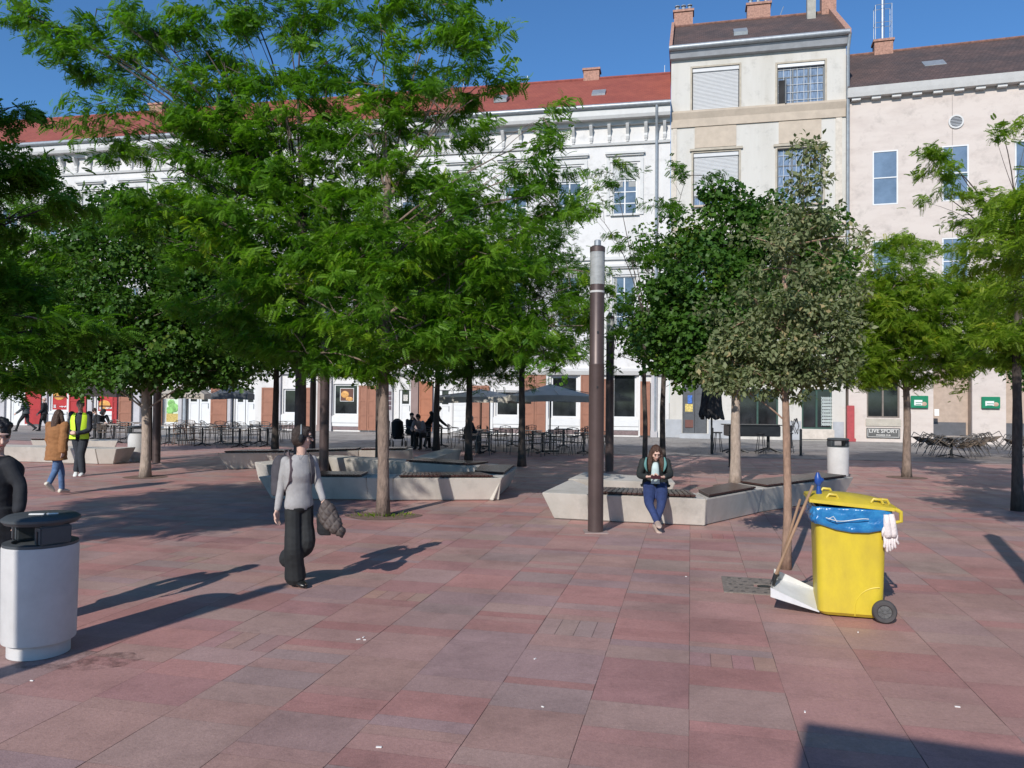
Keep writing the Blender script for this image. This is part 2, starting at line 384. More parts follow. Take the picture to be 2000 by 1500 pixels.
def window(root, r, glass=None, fm=None, cols=2, rows=(.34,), fw_=.07, dep=.16, name='window'):
    """window > frame, pane; r = s0,s1,z0,z1 of the opening"""
    s0,s1,z0,z1 = r; glass = glass or GLASS; fm = fm or FRAMEW
    f = MB()
    f.box(s0+.003,s0+fw_,dep-.07,dep,z0+.003,z1-.003); f.box(s1-fw_,s1-.003,dep-.07,dep,z0+.003,z1-.003)
    f.box(s0+fw_,s1-fw_,dep-.068,dep-.002,z0+.003,z0+fw_); f.box(s0+fw_,s1-fw_,dep-.068,dep-.002,z1-fw_,z1-.003)
    for k in range(1,cols):
        x = s0+(s1-s0)*k/cols; f.box(x-fw_*.55,x+fw_*.55,dep-.075,dep-.004,z0+fw_,z1-fw_)
    for t in rows:
        z = z0+(z1-z0)*(1-t); f.box(s0+fw_,s1-fw_,dep-.065,dep-.006,z-fw_*.4,z+fw_*.4)
    w_ = f.build(name, fm, root)
    p = MB(); p.box(s0+.01,s1-.01,dep-.035,dep-.02,z0+.01,z1-.01); p.build('pane', glass, w_)
    return w_
def sill(root, r, m, out=.14, h=.09, ext=.12):
    b = MB(); b.box(r[0]-ext,r[1]+ext,-out,.0-.002,r[2]-h-.004,r[2]-.004); return b.build('sill', m, root)
def roof_dirt(name, c, c2, tile=True):
    m = bpy.data.materials.new(name); m.use_nodes = True; n = m.node_tree; p = n.nodes['Principled BSDF']; p.inputs['Roughness'].default_value = .85
    tc = n.nodes.new('ShaderNodeTexCoord')
    ns = n.nodes.new('ShaderNodeTexNoise'); ns.inputs['Scale'].default_value = .6; ns.inputs['Detail'].default_value = 8; ns.inputs['Roughness'].default_value = .7; n.links.new(tc.outputs['Object'], ns.inputs['Vector'])
    rp = n.nodes.new('ShaderNodeValToRGB'); rp.color_ramp.elements[0].position = .40; rp.color_ramp.elements[1].position = .62; rp.color_ramp.elements[0].color = (*c,1); rp.color_ramp.elements[1].color = (*c2,1); n.links.new(ns.outputs[0], rp.inputs[0])
    br = n.nodes.new('ShaderNodeTexBrick'); br.inputs['Scale'].default_value = 1; br.inputs['Brick Width'].default_value = .22; br.inputs['Row Height'].default_value = .16; br.inputs['Mortar Size'].default_value = .014
    br.inputs['Color1'].default_value = (1,1,1,1); br.inputs['Color2'].default_value = (.72,.72,.72,1); br.inputs['Mortar'].default_value = (.45,.45,.45,1)
    sp = n.nodes.new('ShaderNodeSeparateXYZ'); cb = n.nodes.new('ShaderNodeCombineXYZ'); n.links.new(tc.outputs['Object'], sp.inputs[0]); n.links.new(sp.outputs[0], cb.inputs[0]); n.links.new(sp.outputs[2], cb.inputs[1]); n.links.new(cb.outputs[0], br.inputs['Vector'])
    mx = n.nodes.new('ShaderNodeMixRGB'); mx.blend_type = 'MULTIPLY'; mx.inputs[0].default_value = .9 if tile else .5
    n.links.new(rp.outputs[0], mx.inputs[1]); n.links.new(br.outputs[0], mx.inputs[2]); n.links.new(mx.outputs[0], p.inputs['Base Color'])
    b = n.nodes.new('ShaderNodeBump'); b.inputs['Strength'].default_value = .5; b.inputs['Distance'].default_value = .03; n.links.new(br.outputs[0], b.inputs['Height']); n.links.new(b.outputs[0], p.inputs['Normal'])
    return m
ROOFR = roof_dirt('red_roof_tile', (.27,.065,.045), (.33,.085,.055), False)
ROOFD = roof_dirt('dark_roof_tile', (.080,.058,.055), (.125,.078,.068))
def chimney(parent, s, y, z, w_, d, h, pots=2, m=BRICK):
    b = MB(); b.box(s-w_/2,s+w_/2,y-d/2,y+d/2,z-1.5,z+h); b.box(s-w_/2-.07,s+w_/2+.07,y-d/2-.07,y+d/2+.07,z+h+.002,z+h+.13)
    c = b.build('chimney', m, parent)
    p = MB()
    for k in range(pots):
        x = s-w_/2+w_*(k+.5)/pots; p.tube([(x,y,z+h+.13),(x,y,z+h+.42)],.1,8); p.tube([(x,y,z+h+.48),(x,y,z+h+.52)],.15,8)
    if pots: p.build('chimney_pot', ZINC, c)
    return c
def skylight(parent, fr, px, py, yo, w_, h_):
    s,z = fr.at(px,py,yo); b = MB(); b.extr([(yo-.45,z-.28),(yo-.5,z-.1),(yo+.25,z+.42),(yo+.35,z+.25)], s-w_/2, s+w_/2)
    return b.build('skylight', ZINC, parent)
def panel_leaf(b, s0,s1,z0,z1,y, n=3, fw_=.09, t=.05):
    """panelled door / shutter leaf lying in front of plane y"""
    b.box(s0,s1,y-t*.5,y,z0,z1)
    b.box(s0,s0+fw_,y-t,y-t*.5,z0,z1); b.box(s1-fw_,s1,y-t,y-t*.5,z0,z1)
    for k in range(n+1):
        z = z0+(z1-z0-fw_)*k/n; b.box(s0+fw_,s1-fw_,y-t+.002,y-t*.5,z,z+fw_)
def shutter(root, fr, x0,y0,x1,y1, m=SHUT, leaves=1, zb=None, name='shutter'):
    r = fr.rect(x0,y0,x1,y1); b = MB(); zb = r[2] if zb is None else zb
    for k in range(leaves):
        a = r[0]+(r[1]-r[0])*k/leaves; c = r[0]+(r[1]-r[0])*(k+1)/leaves
        panel_leaf(b, a+.01, c-.01, zb, r[3], -.12, 3)
    b.box(r[0],r[1],-.119,-.004,zb,r[3]) if False else None
    return b.build(name, m, root)

# ======== white three-storey house
WB = empty('building', FW.o, -PHI_W, 'long white house with red tiled roof, bracketed cornice and brown shuttered shops', 'building')
fr = FW
Lw = -62.0
zc = fr.at(1290,210)[1]                     # gutter height
def z_of(px,py,yo=0): return fr.at(px,py,yo)[1]
zr = fr.at(1290,146,6.0)[1]
z_shop = z_of(1219,727)
holes = []; wins = []
u_s0, u_s1, u_z0, u_z1 = fr.rect(1197,320,1244,418)
uw = u_s1-u_s0; uc = (u_s0+u_s1)/2
_,_,l_z0,l_z1 = fr.rect(1197,540,1244,640)
pitch = uc - fr.at(1112,380)[0]
kk = 0; cx = uc
while cx > Lw+2:
    for (a,c) in ((u_z0,u_z1),(l_z0,l_z1)):
        holes.append((cx-uw/2,cx+uw/2,a,c)); wins.append((cx-uw/2,cx+uw/2,a,c))
    cx -= pitch
# ground floor openings (spot coordinates of glass areas)
shop = []   # (x0,y0,x1,y1,kind)
shop += [(20,768,38,826,'wdoor'),(98,752,131,803,'red'),(187,768,220,806,'red2'),(321,768,349,826,'green'),(366,768,409,832,'wdoor2'),(458,768,498,834,'wdoor2'),
         (553,770,582,808,'dark'),(651,750,699,811,'dark'),(779,762,803,842,'wdoor'),(857,778,880,846,'wdoor'),(884,778,910,846,'wpanel'),
         (968,770,1013,813,'dark'),(1076,735,1128,816,'dark'),(1196,730,1243,817,'dark')]
srects = []
for (x0,y0,x1,y1,kd) in shop:
    r = list(fr.rect(x0,y0,x1,y1)); top = z_shop-1.0 if kd != 'red' else z_shop-.7
    r[3] = max(r[3], top) if kd in ('dark','red','red2','wdoor','green','wdoor2','wpanel') else r[3]
    if 'door' in kd or kd == 'wpanel': r[2] = .16
    srects.append((tuple(r), kd)); holes.append(tuple(r))
b = MB(); wall_holes(b, Lw, 0, .0, zc-1.9, holes)
b.quad((Lw,.02,zc-1.9),(0,.02,zc-1.9),(0,.02,zc-.3),(Lw,.02,zc-.3))   # frieze
wall_o = b.build('wall', WHITE, WB)
b = MB(); b.quad((0,0,0),(0,12,0),(0,12,zc),(0,0,zc)); b.quad((Lw,0,0),(Lw,12,0),(Lw,12,zc),(Lw,0,zc)); b.quad((Lw,12,0),(0,12,0),(0,12,zc),(Lw,12,zc)); b.build('rear_wall', WHITE, WB)
b = MB(); b.quad((Lw,.6,.05),(-.02,.6,.05),(-.02,.6,zc-2),(Lw,.6,zc-2)); b.build('dark_room', mat('dark_interior', (.02,.02,.022), .9, .5, .8), WB)
rw = random.Random(8)
for r in wins:
    lo = abs(r[2]-l_z0) < .01
    w_ = window(WB, r, GLASS, FRAMEW, 2, (.33,.55,.78), .06)
    if rw.random() < .6:
        t = MB(); u_ = rw.uniform(.12,.42); hh = (r[3]-r[2])*rw.uniform(.35,.9)
        t.box(r[0]+.05,r[0]+uw*u_,.117,.1235,r[3]-.08-hh,r[3]-.08); t.box(r[1]-uw*u_*rw.uniform(.5,1),r[1]-.05,.117,.1235,r[3]-.08-hh,r[3]-.08); t.build('curtain', mat('pale_curtain',(.30,.30,.29),.9,.25,14,stretch=(5,1,.4)), w_)
    sill(WB, r, TRIM)
    t = MB(); e = .34
    t.box(r[0]-e,r[0]-.16,-.06,-.002,r[2]-.05,r[3]+.3); t.box(r[1]+.16,r[1]+e,-.06,-.002,r[2]-.05,r[3]+.3); t.box(r[0]-e+.18,r[1]+e-.18,-.06,-.002,r[3]+.1,r[3]+.3)
    t.box(r[0]-e-.06,r[1]+e+.06,-.20,-.002,r[3]+.50,r[3]+.62); t.box(r[0]-e,r[1]+e,-.12,-.002,r[3]+.42,r[3]+.498)
    if lo:
        for q in (0,1):
            x = (r[0]-e+.02) if q == 0 else (r[1]+e-.2)
            t.box(x,x+.18,-.14,-.003,r[3]+.18,r[3]+.418)
        for q in range(7): t.box(r[0]+q*uw/7+.03, r[0]+q*uw/7+.12, -.09,-.003, r[2]-.75, r[2]-.18)
    t.build('window_surround', TRIM, WB)
    if not lo:
        s_ = MB(); s_.box(r[0]+.02,r[1]-.02,.07,.085,r[3]-(r[3]-r[2])*.30,r[3]-.02); s_.build('roller_blind', mat('white_blind',(.48,.48,.47),.7,.03), WB)
# bands
t = MB(); t.extr([(0,zc-.60),(-.55,zc-.60),(-.62,zc-.45),(-.62,zc-.06),(0,zc-.06)],Lw,-.01); t.extr([(0,zc-1.86),(-.10,zc-1.86),(-.14,zc-1.74),(0,zc-1.74)],Lw,-.02)
t.extr([(0,zc-.82),(-.16,zc-.82),(-.22,zc-.602),(0,zc-.602)],Lw,-.02)
t.build('cornice', TRIM, WB)
t = MB(); t.extr([(-.0,z_shop-.15),(-.18,z_shop-.15),(-.26,z_shop+.05),(-.26,z_shop+.14),(0,z_shop+.2)],Lw,-.02); t.build('string_course', TRIM, WB); t = MB()
zm = z_of(1219,505); t.extr([(0,zm-.06),(-.12,zm-.06),(-.12,zm+.1),(0,zm+.12)],Lw,-.02); t.build('string_course', TRIM, WB)
# brackets under the cornice
bp = fr.at(1265,265)[0]-fr.at(1229,268)[0]; first = None; x = fr.at(1298,262)[0]; n_ = 0
while x > Lw+.5 and n_ < 60:
    if first is None:
        t = MB(); t.extr([(0,-1.25),(-.10,-1.25),(-.16,-1.0),(-.12,-.8),(-.40,-.25),(-.48,-.05),(-.48,0),(0,0)],-.11,.11); t.extr([(0,-1.42),(-.07,-1.42),(-.09,-1.27),(0,-1.26)],-.08,.08)
        first = t.build('bracket', TRIM, WB, bevel=.008); o = first
    else:
        o = first.copy(); col.objects.link(o); o.parent = WB
    o.location = (x, .02, zc-.825); o.scale = (.75,.85,.60); x -= bp; n_ += 1
# gutter, pipe, roof
gt = MB(); gt.tube([(Lw,-.68,zc+.0),(0.0,-.68,zc+.0)],.13,10); gt.build('gutter', ZINC, WB, smooth=True)
dp = fr.at(1282,400)[0]; t = MB(); t.tube([(dp,-.68,zc-.05),(dp,-.62,zc-.5),(dp,-.2,zc-1.1),(dp,-.12,zc-1.6),(dp,-.12,.3)],.075,8); t.build('downpipe', ZINC, WB, smooth=True)
t = MB(); t.box(fr.at(363,800)[0]-.07,fr.at(363,800)[0]+.07,-.2,-.06,.2,zc-1); t.build('downpipe', ZINC, WB)
t = MB(); t.add([(Lw,-.60,zc+.02),(0,-.60,zc+.02),(0,6,zr),(Lw,6,zr),(0,12.6,zc),(Lw,12.6,zc)],[(0,1,2,3),(3,2,4,5),(1,0,5,4)])
rf = t.build('roof', ROOFR, WB)
t = MB(); t.tube([(Lw,6,zr+.03),(0,6,zr+.03)],.11,8); t.build('ridge_tiles', mat('ridge_tile',(.24,.06,.045),.8,.2,5), rf)
def roof_pt(px,py,yo): return fr.at(px,py,yo)
for px in (1030,1142,1298,905,420,120):
    s,z = fr.at(px,165,6.0); t = MB(); t.tube([(s,6,z-.5),(s,6,zr+.55)],.018,5); t.build('lightning_rod', ZINC, rf)
for (px,py,w_) in ((1156,150,.95),(310,216,1.0),(700,195,.9)):
    s,z = fr.at(px,py,6.2); chimney(rf, s, 6.2, z-.35, w_, .7, .62, 0)
for px,py,yo in ((1170,186,2.4),(1238,208,.6),(980,196,2.2)): skylight(rf, fr, px, py, yo, .75, .5)
# shop fronts
posters = mat('poster_paper',(.7,.68,.64),.5,.1,8)
for (r,kd) in srects:
    if kd == 'dark':
        window(WB, r, GLASSD, FRAMEW, 1, (), .09, name='shop_window')
        t = MB(); t.box(r[0]-.12,r[1]+.12,-.09,-.002,r[2]-.42,r[2]-.05); t.box(r[0]-.12,r[1]+.12,-.05,-.002,.55 if False else r[2]-.62,r[2]-.43); t.box(r[0]-.26,r[0]-.13,-.12,-.002,.05,r[3]+.1); t.box(r[1]+.13,r[1]+.22,-.12,-.002,.05,r[3]+.1); t.build('window_base', FRAMEW, WB)
        t = MB(); t.box(r[0]-.1,r[1]+.1,-.035,-.003,.1,r[2]-.64); t.build('stone_base', mat('red_granite_base',(.17,.12,.12),.5,.2,8), WB)
    elif kd in ('red','red2'):
        w_ = window(WB, r, mat('shop_poster_red',(.42,.03,.03),.35,.15,2,coat=.4), FRAMEW, 1, (), .09, name='shop_window')
        # picture of a burger / fries on the pane
        cx_ = (r[0]+r[1])/2; zt = r[3]-(.75 if kd=='red' else 1.0); wd = (r[1]-r[0])
        t = MB(); t.ell((cx_-wd*.05,.105,zt-.05),(wd*.34,.02,wd*.24),16,8); t.build('bun_picture', mat('bun_print',(.55,.27,.06),.5,.25,14), w_)
        t = MB(); t.box(cx_-wd*.4,cx_+wd*.32,.078,.10,zt-.17,zt-.08); t.build('filling_picture', mat('filling_print',(.14,.05,.02),.6,.5,20), w_)
        t = MB()
        for q in range(6): t.obox((cx_+wd*(.02+.07*q),.09,r[2]+.28+.02*math.sin(q*3)),(wd*.028,0,0),(0,.004,0),(0,0,.02+.012*(q%3)))
        for q in range(3): t.obox((cx_-wd*.28,.088,r[2]+.22+q*.07),(wd*.07,0,0),(0,.004,0),(0,0,.022))
        t.build('poster_lettering', FRAMEW, w_)
        t = MB(); t.box(r[0]-.05,r[1]+.05,-.07,-.002,r[2]-.16,r[2]-.03); t.box(r[0]-.05,r[1]+.05,-.05,-.002,.12,r[2]-.2); t.build('window_base', FRAMEW, WB)
    elif kd == 'green':
        w_ = window(WB, r, mat('poster_pale_green',(.55,.66,.50),.5,.15,2), FRAMEW, 1, (), .07, name='shop_window')
        t = MB(); cx_ = (r[0]+r[1])/2; wd = r[1]-r[0]
        for q,(dx,dz,s_) in enumerate(((-.1,1.15,.25),(.12,.9,.28),(-.18,.75,.26))): t.ell((cx_+dx*wd,.10,r[2]+dz),(wd*s_,.02,wd*s_),14,8)
        t.build('green_scoops_picture', mat('green_scoop_print',(.20,.42,.12),.6,.35,6), w_)
        t = MB(); t.box(r[0]+.08,r[1]-.08,.085,.1,r[2]+.05,r[2]+.55); t.build('cone_picture', mat('cone_print',(.45,.33,.10),.6,.3,12), w_)
    elif kd in ('wdoor','wdoor2'):
        nl = 2 if kd == 'wdoor2' else 1
        t = MB(); gl = MB(); wd = (r[1]-r[0])/nl
        for q in range(nl):
            a, c = r[0]+q*wd+.02, r[0]+(q+1)*wd-.02; zg0, zg1 = .16+.55*2.6, .16+2.45
            t.box(a,c,.10,.13,.16,zg0); t.box(a,a+.13,.08,.13,.16,zg1+.12); t.box(c-.13,c,.08,.13,.16,zg1+.12); t.box(a+.13,c-.13,.08,.13,zg0-.1,zg0); t.box(a+.13,c-.13,.08,.13,zg1,zg1+.12); t.box(a+.13,c-.13,.082,.1,.20,.34)
            t.box(a,c,.085,.13,zg1+.16,r[3]-.02)
            gl.box(a+.13,c-.13,.112,.12,zg0,zg1)
        d_ = t.build('door', FRAMEW, WB); gl.build('pane', GLASSD, d_)
        pl = MB()
        for q in range(nl):
            cx_ = r[0]+(q+.5)*wd; pl.box(cx_-.14,cx_+.12,.098,.108,1.75,2.1); 
        pl.build('notice', mat('notice_print',(.30,.06,.08) if r[0] < fr.at(420,800)[0] and nl==2 else (.45,.43,.40),.5,.5,25), d_)
        hd = MB(); hd.tube([(r[1]-.12,.05,1.2),(r[1]-.12,.05,1.5)],.015,6); hd.build('handle', ZINC, d_)
    elif kd == 'wpanel':
        t = MB(); t.box(r[0],r[1],.08,.12,r[2],r[3]); 
        for q in range(8): t.box(r[0]+.05,r[1]-.05,.065,.079,r[2]+.2+q*.3,r[2]+.42+q*.3)
        t.build('panel', FRAMEW, WB)
for (x0,y0,x1,y1,m_,lv) in ((53,742,84,831,REDP,1),(138,758,172,833,REDP,1),(222,760,232,834,REDP,1),(235,757,260,835,SHUT,1),(313,757,320,836,SHUT,1),(414,757,446,838,SHUT,1),(513,757,538,840,SHUT,1),
        (597,757,613,841,SHUT,1),(702,753,736,843,SHUT,2),(820,745,846,845,mat('orange_shutter_paint',(.33,.12,.06),.6,.1,3),1),(920,753,957,848,SHUT,2),(1022,730,1067,850,SHUT,2),(1134,730,1160,853,SHUT,1),(1250,745,1270,856,SHUT,1),(1172,740,1187,853,SHUT,1)):
    shutter(WB, fr, x0,y0,x1,y1,m_,lv,zb=.1)
PILM = mat('grey_pilaster',(.42,.40,.41),.8,.08,2); PILB = mat('mauve_pilaster',(.24,.17,.155),.8,.08,2)
for (x0,x1,m_) in ((86,95,PILM),(174,183,PILM),(264,276,PILM),(351,358,PILM),(447,453,PILM),(540,550,PILM),(640,649,PILM),(757,768,PILM),(804,818,PILB),(622,628,PILB),(1272,1283,PILM),(-4,12,PILM)):
    r = fr.rect(x0,740,x1,830); t = MB(); t.box(r[0],r[1],-.15,-.002,.02,z_shop-.16); t.box(r[0]-.03,r[1]+.03,-.18,-.003,.01,.35); t.build('pilaster', m_, WB)
r = fr.rect(758,770,767,800); t = MB()
for q in range(4): t.box(r[0]+.03,r[1]-.03,-.185,-.152,r[2]+q*.27,r[2]+q*.27+.2)
t.build('wall_notice', mat('small_notice',(.10,.06,.07),.5,.6,20), WB)
r = fr.rect(663,758,690,784); t = MB(); t.box(r[0],r[1],.085,.10,r[2],r[3]); p_ = t.build('food_poster', mat('poster_frame_white',(.6,.6,.58),.5), WB)
t = MB(); t.ell(((r[0]+r[1])/2-.12,.08,(r[2]+r[3])/2+.02),(.24,.02,.2),14,8); t.ell(((r[0]+r[1])/2+.14,.08,r[2]+.14),(.22,.02,.12),14,8); t.build('food_picture', mat('food_print',(.55,.28,.08),.6,.5,18), p_)
t = MB(); t.box(r[0]+.03,r[1]-.03,.082,.084,r[2]+.03,r[3]-.03); t.build('poster_field', mat('poster_dark',(.10,.035,.02),.5), p_)

# ======== tall cream house
PHI_T = R(13.0); FT = Frame(FW.world(.02,-.05,0).x, FW.world(.02,-.05,0).y, PHI_T); fr = FT
TB = empty('building', FT.o, -PHI_T, 'tall narrow cream plastered house with dark tiled roof and roller shutters', 'building')
Wt = fr.at(1652,400)[0]
ze = (fr.at(1480,92)[1]); yr = 4.5
zb_ = fr.at(1480,218)[1]                    # band under the top floor
sh1 = fr.rect(1352,130,1444,215); wn1 = fr.rect(1518,122,1611,206)
sh2 = fr.rect(1354,297,1443,400); wn2 = fr.rect(1518,288,1607,398)
low = [ (sh2[0],sh2[1],fr.at(1398,570)[1],fr.at(1398,480)[1]), (wn2[0],wn2[1],fr.at(1560,570)[1],fr.at(1560,480)[1]) ]
door = list(fr.rect(1333,755,1381,850)); door[2] = .25; door[3] = 3.4
shw = list(fr.rect(1566,760,1625,838)); shw2 = list(fr.rect(1440,760,1520,835))
hs = [sh1,wn1,sh2,wn2]+low+[tuple(door),tuple(shw),tuple(shw2)]
b = MB(); wall_holes(b, 0, Wt, 0, ze, hs, .25)
b.quad((0,0,0),(0,9,0),(0,9,ze+.3),(0,0,ze)); b.quad((Wt,0,0),(Wt,0,ze),(Wt,9,ze+.3),(Wt,9,0)); b.quad((0,9,0),(Wt,9,0),(Wt,9,ze),(0,9,ze))
b.build('wall', wall_mat('tall_house_plaster',(.53,.505,.465),(.44,.41,.36)), TB)
b = MB(); b.quad((.05,.7,0),(Wt-.05,.7,0),(Wt-.05,.7,ze-.1),(.05,.7,ze-.1)); b.build('dark_room', MATS['dark_interior'], TB)
# bands, pilaster strips, blind panels
t = MB(); z1_, z2_ = fr.at(1480,209)[1], fr.at(1480,240)[1]
t.extr([(0,z2_),(-.08,z2_),(-.10,(z1_+z2_)/2),(-.22,z1_-.1),(-.22,z1_),(0,z1_+.02)],.02,Wt-.02); t.build('string_course', BEIGE, TB)
for (x0,y0,x1,y1) in ((1357,243,1438,287),(1521,231,1604,278)):
    r = fr.rect(x0,y0,x1,y1); t = MB(); t.box(r[0],r[1],-.03,-.002,r[2],r[3]); t.build('panel', BEIGE, TB)
for (x0,x1) in ((1313,1321),(1632,1644)):
    r = fr.rect(x0,250,x1,600); t = MB(); t.box(r[0],r[1],-.05,-.002,3.9,z2_-.02); t.build('pilaster', mat('pale_beige_strip',(.55,.49,.42),.9), TB)
zs = fr.at(1480,735)[1]; t = MB(); t.extr([(0,zs),(-.2,zs),(-.24,zs+.18),(0,zs+.24)],.02,Wt-.02); t.build('string_course', BEIGE, TB); t = MB()
zs2 = fr.at(1480,445)[1]; t.extr([(0,zs2),(-.09,zs2),(-.09,zs2+.14),(0,zs2+.16)],.02,Wt-.02); t.build('string_course', BEIGE, TB)
def roller(r, frac, root):
    t = MB(); n = int((r[3]-r[2])*frac/.07); zt = r[3]-.12
    for q in range(n):
        z = zt-q*.07; t.extr([(.10,z-.066),(.075,z-.05),(.075,z-.015),(.10,z-.002)], r[0]+.04, r[1]-.04)
    t.box(r[0]+.04,r[1]-.04,.10,.12,zt-n*.07,zt)
    t.box(r[0]+.02,r[1]-.02,.02,.13,r[3]-.2,r[3]-.01)
    return t.build('roller_shutter', mat('white_shutter',(.50,.50,.505),.5,.03), root)
def surround(r, root, m, w_=.09, out=.04, head=False):
    t = MB(); t.box(r[0]-w_,r[0]-.003,-out,-.002,r[2]-.02,r[3]+w_); t.box(r[1]+.003,r[1]+w_,-out,-.002,r[2]-.02,r[3]+w_); t.box(r[0]-.002,r[1]+.002,-out,-.002,r[3]+.003,r[3]+w_)
    if head: t.box(r[0]-w_*2,r[1]+w_*2,-out*3,-.002,r[3]+w_+.003,r[3]+w_+.12)
    return t.build('window_surround', m, root)
roller(sh1, 1.0, TB); roller(sh2, .78, TB); roller(low[0], .5, TB)
for r,hd in ((sh1,False),(wn1,False),(sh2,True),(wn2,True)): surround(r, TB, mat('dun_surround',(.40,.35,.28),.8), head=hd); 
for r in (sh2, wn2, low[0], low[1]): sill(TB, r, BEIGE)
CURT = mat('curtained_glass',(.17,.22,.30),.12,.45,7,stretch=(3,1,.3),spec=.8,coat=.6)
GREYW = mat('grey_window_wood',(.12,.13,.14),.6,.1)
for r in (wn1,wn2,sh2,low[0],low[1]):
    w_ = window(TB, r, CURT, GREYW, 3, (.30,), .07, dep=.2)
    t = MB()
    for q in range(1,7):
        x = r[0]+(r[1]-r[0])*q/7; t.box(x-.012,x+.012,.12,.135,r[2]+.06,r[3]-.06)
    for q in (.12,.48,.66,.84): z = r[3]-(r[3]-r[2])*q; t.box(r[0]+.06,r[1]-.06,.121,.134,z-.012,z+.012)
    t.build('glazing_bars', mat('pale_bars',(.45,.46,.47),.6), w_)
# the casement that stands open
r = wn1; t = MB(); x = r[0]+.35; zt = r[3]-(r[3]-r[2])*.36; t.box(x,x+.06,-.28,.12,r[2]+.07,zt); c_ = t.build('open_casement', GREYW, TB)
t = MB(); t.box(r[0]+.08,x,.10,.115,r[2]+.08,zt); t.build('dark_gap', MATS['dark_interior'], c_)
t = MB(); t.box(r[0]+.02,r[1]-.02,.0,.12,r[3]-.17,r[3]-.01); t.build('shutter_box', FRAMEW, TB)
# roof and gutter
gt = MB(); gt.extr([(0,ze-.35),(-.25,ze-.32),(-.42,ze-.02),(-.42,ze+.1),(0,ze+.1)],-.05,Wt+.05); gt.build('cornice', GREYP, TB)
gt = MB(); gt.tube([(-.1,-.5,ze+.12),(Wt+.08,-.5,ze+.15)],.14,10); gt.build('gutter', ZINC, TB, smooth=True)
zrg = fr.at(1480,38,yr)[1]; s_l = fr.at(1311,50,yr)[0]
t = MB(); t.add([(0.0,-.45,ze+.12),(Wt,-.45,ze+.12),(Wt-.05,yr,zrg),(0.0,yr,zrg),(Wt,9.4,ze+.2),(0,9.4,ze+.2)],[(0,1,2,3),(3,2,4,5),(0,3,5),(1,4,2)]); rt = t.build('roof', ROOFD, TB)
t = MB(); t.tube([(0,yr,zrg+.03),(Wt,yr,zrg+.03)],.09,8); t.build('ridge_tiles', mat('worn_ridge_tile',(.20,.10,.075),.8,.3,5), rt)
# brick fire walls at both gables
for x_,w2 in ((Wt-.12,.26),(-.10,.16)):
    t = MB(); t.extr([(-.55,ze+.02),(-.55,ze+.28),(yr,zrg+.32),(9.4,ze+.3),(9.4,ze-.5)], x_, x_+w2); t.build('parapet', BRICK, rt)
for (px,py,yo,w_,h_,np_) in ((1335,42,yr+.3,1.05,.75,3),(1481,30,yr+.3,1.25,.8,3),(1617,22,yr,.75,1.5,0)):
    s,z = fr.at(px,py,yo); chimney(rt, s, yo, z-.35, w_, .7, h_, np_)
s,z = fr.at(1584,25,3.6); t = MB(); t.box(s-.22,s+.22,3.4,3.8,z-1,z+1.4); t.build('chimney', mat('rendered_chimney',(.35,.33,.29),.9), rt)
skylight(rt, fr, 1446, 66, 1.6, .7, .4)
s,z = fr.at(1525,25,yr); t = MB(); t.tube([(s-.2,yr,z-.6),(s+.15,yr,z+.35)],.02,6); t.build('aerial', ZINC, rt)
# pipe in the corner, ground floor
t = MB(); t.tube([(Wt+.10,-.5,ze+.1),(Wt+.06,-.2,ze-.6),(Wt+.06,-.16,3)],.08,8); t.build('downpipe', ZINC, TB, smooth=True)
t = MB()
zt_ = .95
for (x0,x1) in ((1300,1331),(1384,1432),(1530,1564),(1627,1648)):
    r = fr.rect(x0,780,x1,840); t = MB(); t.box(r[0],r[1],-.05,-.002,.02,zt_); t.build('plinth', GREYP, TB)
DOORG = mat('dark_grey_door',(.07,.075,.085),.5,.15,4)
t = MB(); xm = (door[0]+door[1])/2
panel_leaf(t, door[0]+.02, xm-.01, door[2], door[3]-.02, .16, 3, .1); panel_leaf(t, xm+.01, door[1]-.02, door[2], door[3]-.02, .16, 3, .1)
d_ = t.build('door', DOORG, TB)
for (x0,y0,x1,y1,c) in ((1343,772,1352,788,(.04,.13,.42)),(1338,789,1353,804,(.55,.42,.13))):
    r = fr.rect(x0,y0,x1,y1); t = MB(); t.box(r[0],r[1],.09,.105,r[2],r[3]); t.build('poster', mat('poster_%d'%y0,c,.5,.4,12), d_)
r = fr.rect(1338,820,1354,835); t = MB(); t.box(r[0],r[1],.085,.105,r[2],r[3]); t.build('brown_plate', mat('brown_plate',(.12,.045,.035),.5), d_)
t = MB(); t.box(door[0]-.15,door[1]+.15,-.4,-.006,.0,.24); t.build('step', GREYP, TB)
for q in (shw, shw2): window(TB, tuple(q), GLASSD, mat('dark_green_frame',(.02,.06,.045),.5), 2, (), .08, name='shop_window')
t = MB(); r = fr.rect(1605,775,1626,832); n1 = 5; n2 = 9
for i in range(n1):
    for j in range(n2):
        x = r[0]+(r[1]-r[0])*(i+.5)/n1; z = r[2]+(r[3]-r[2])*(j+.5)/n2; a = .065
        for sgn in (1,-1): t.obox((x,.04,z),(a,0,a*sgn*1.1),(0,.006,0),(-.012*sgn,0,.012))
t.build('lattice_screen', mat('pale_lattice',(.55,.60,.58),.6), TB)
r = fr.rect(1440,838,1625,858); t = MB(); t.box(shw[0]-.1,shw[1]+.1,-.08,-.002,shw[2]-.5,shw[2]-.03); t.build('stall_riser', mat('pale_riser',(.52,.46,.40),.8), TB)
# graffiti on the pier
r = fr.rect(1543,812,1562,852); t = MB(); rg = random.Random(3)
pts = [(r[0]+(r[1]-r[0])*(.5+.42*math.cos(k*1.3)), -.056, r[2]+(r[3]-r[2])*(.5+.40*math.sin(k*1.9))) for k in range(14)]
for k in range(13): t.tube([pts[k],pts[k+1]],.012,4)
t.build('graffiti', DKMETAL, TB)
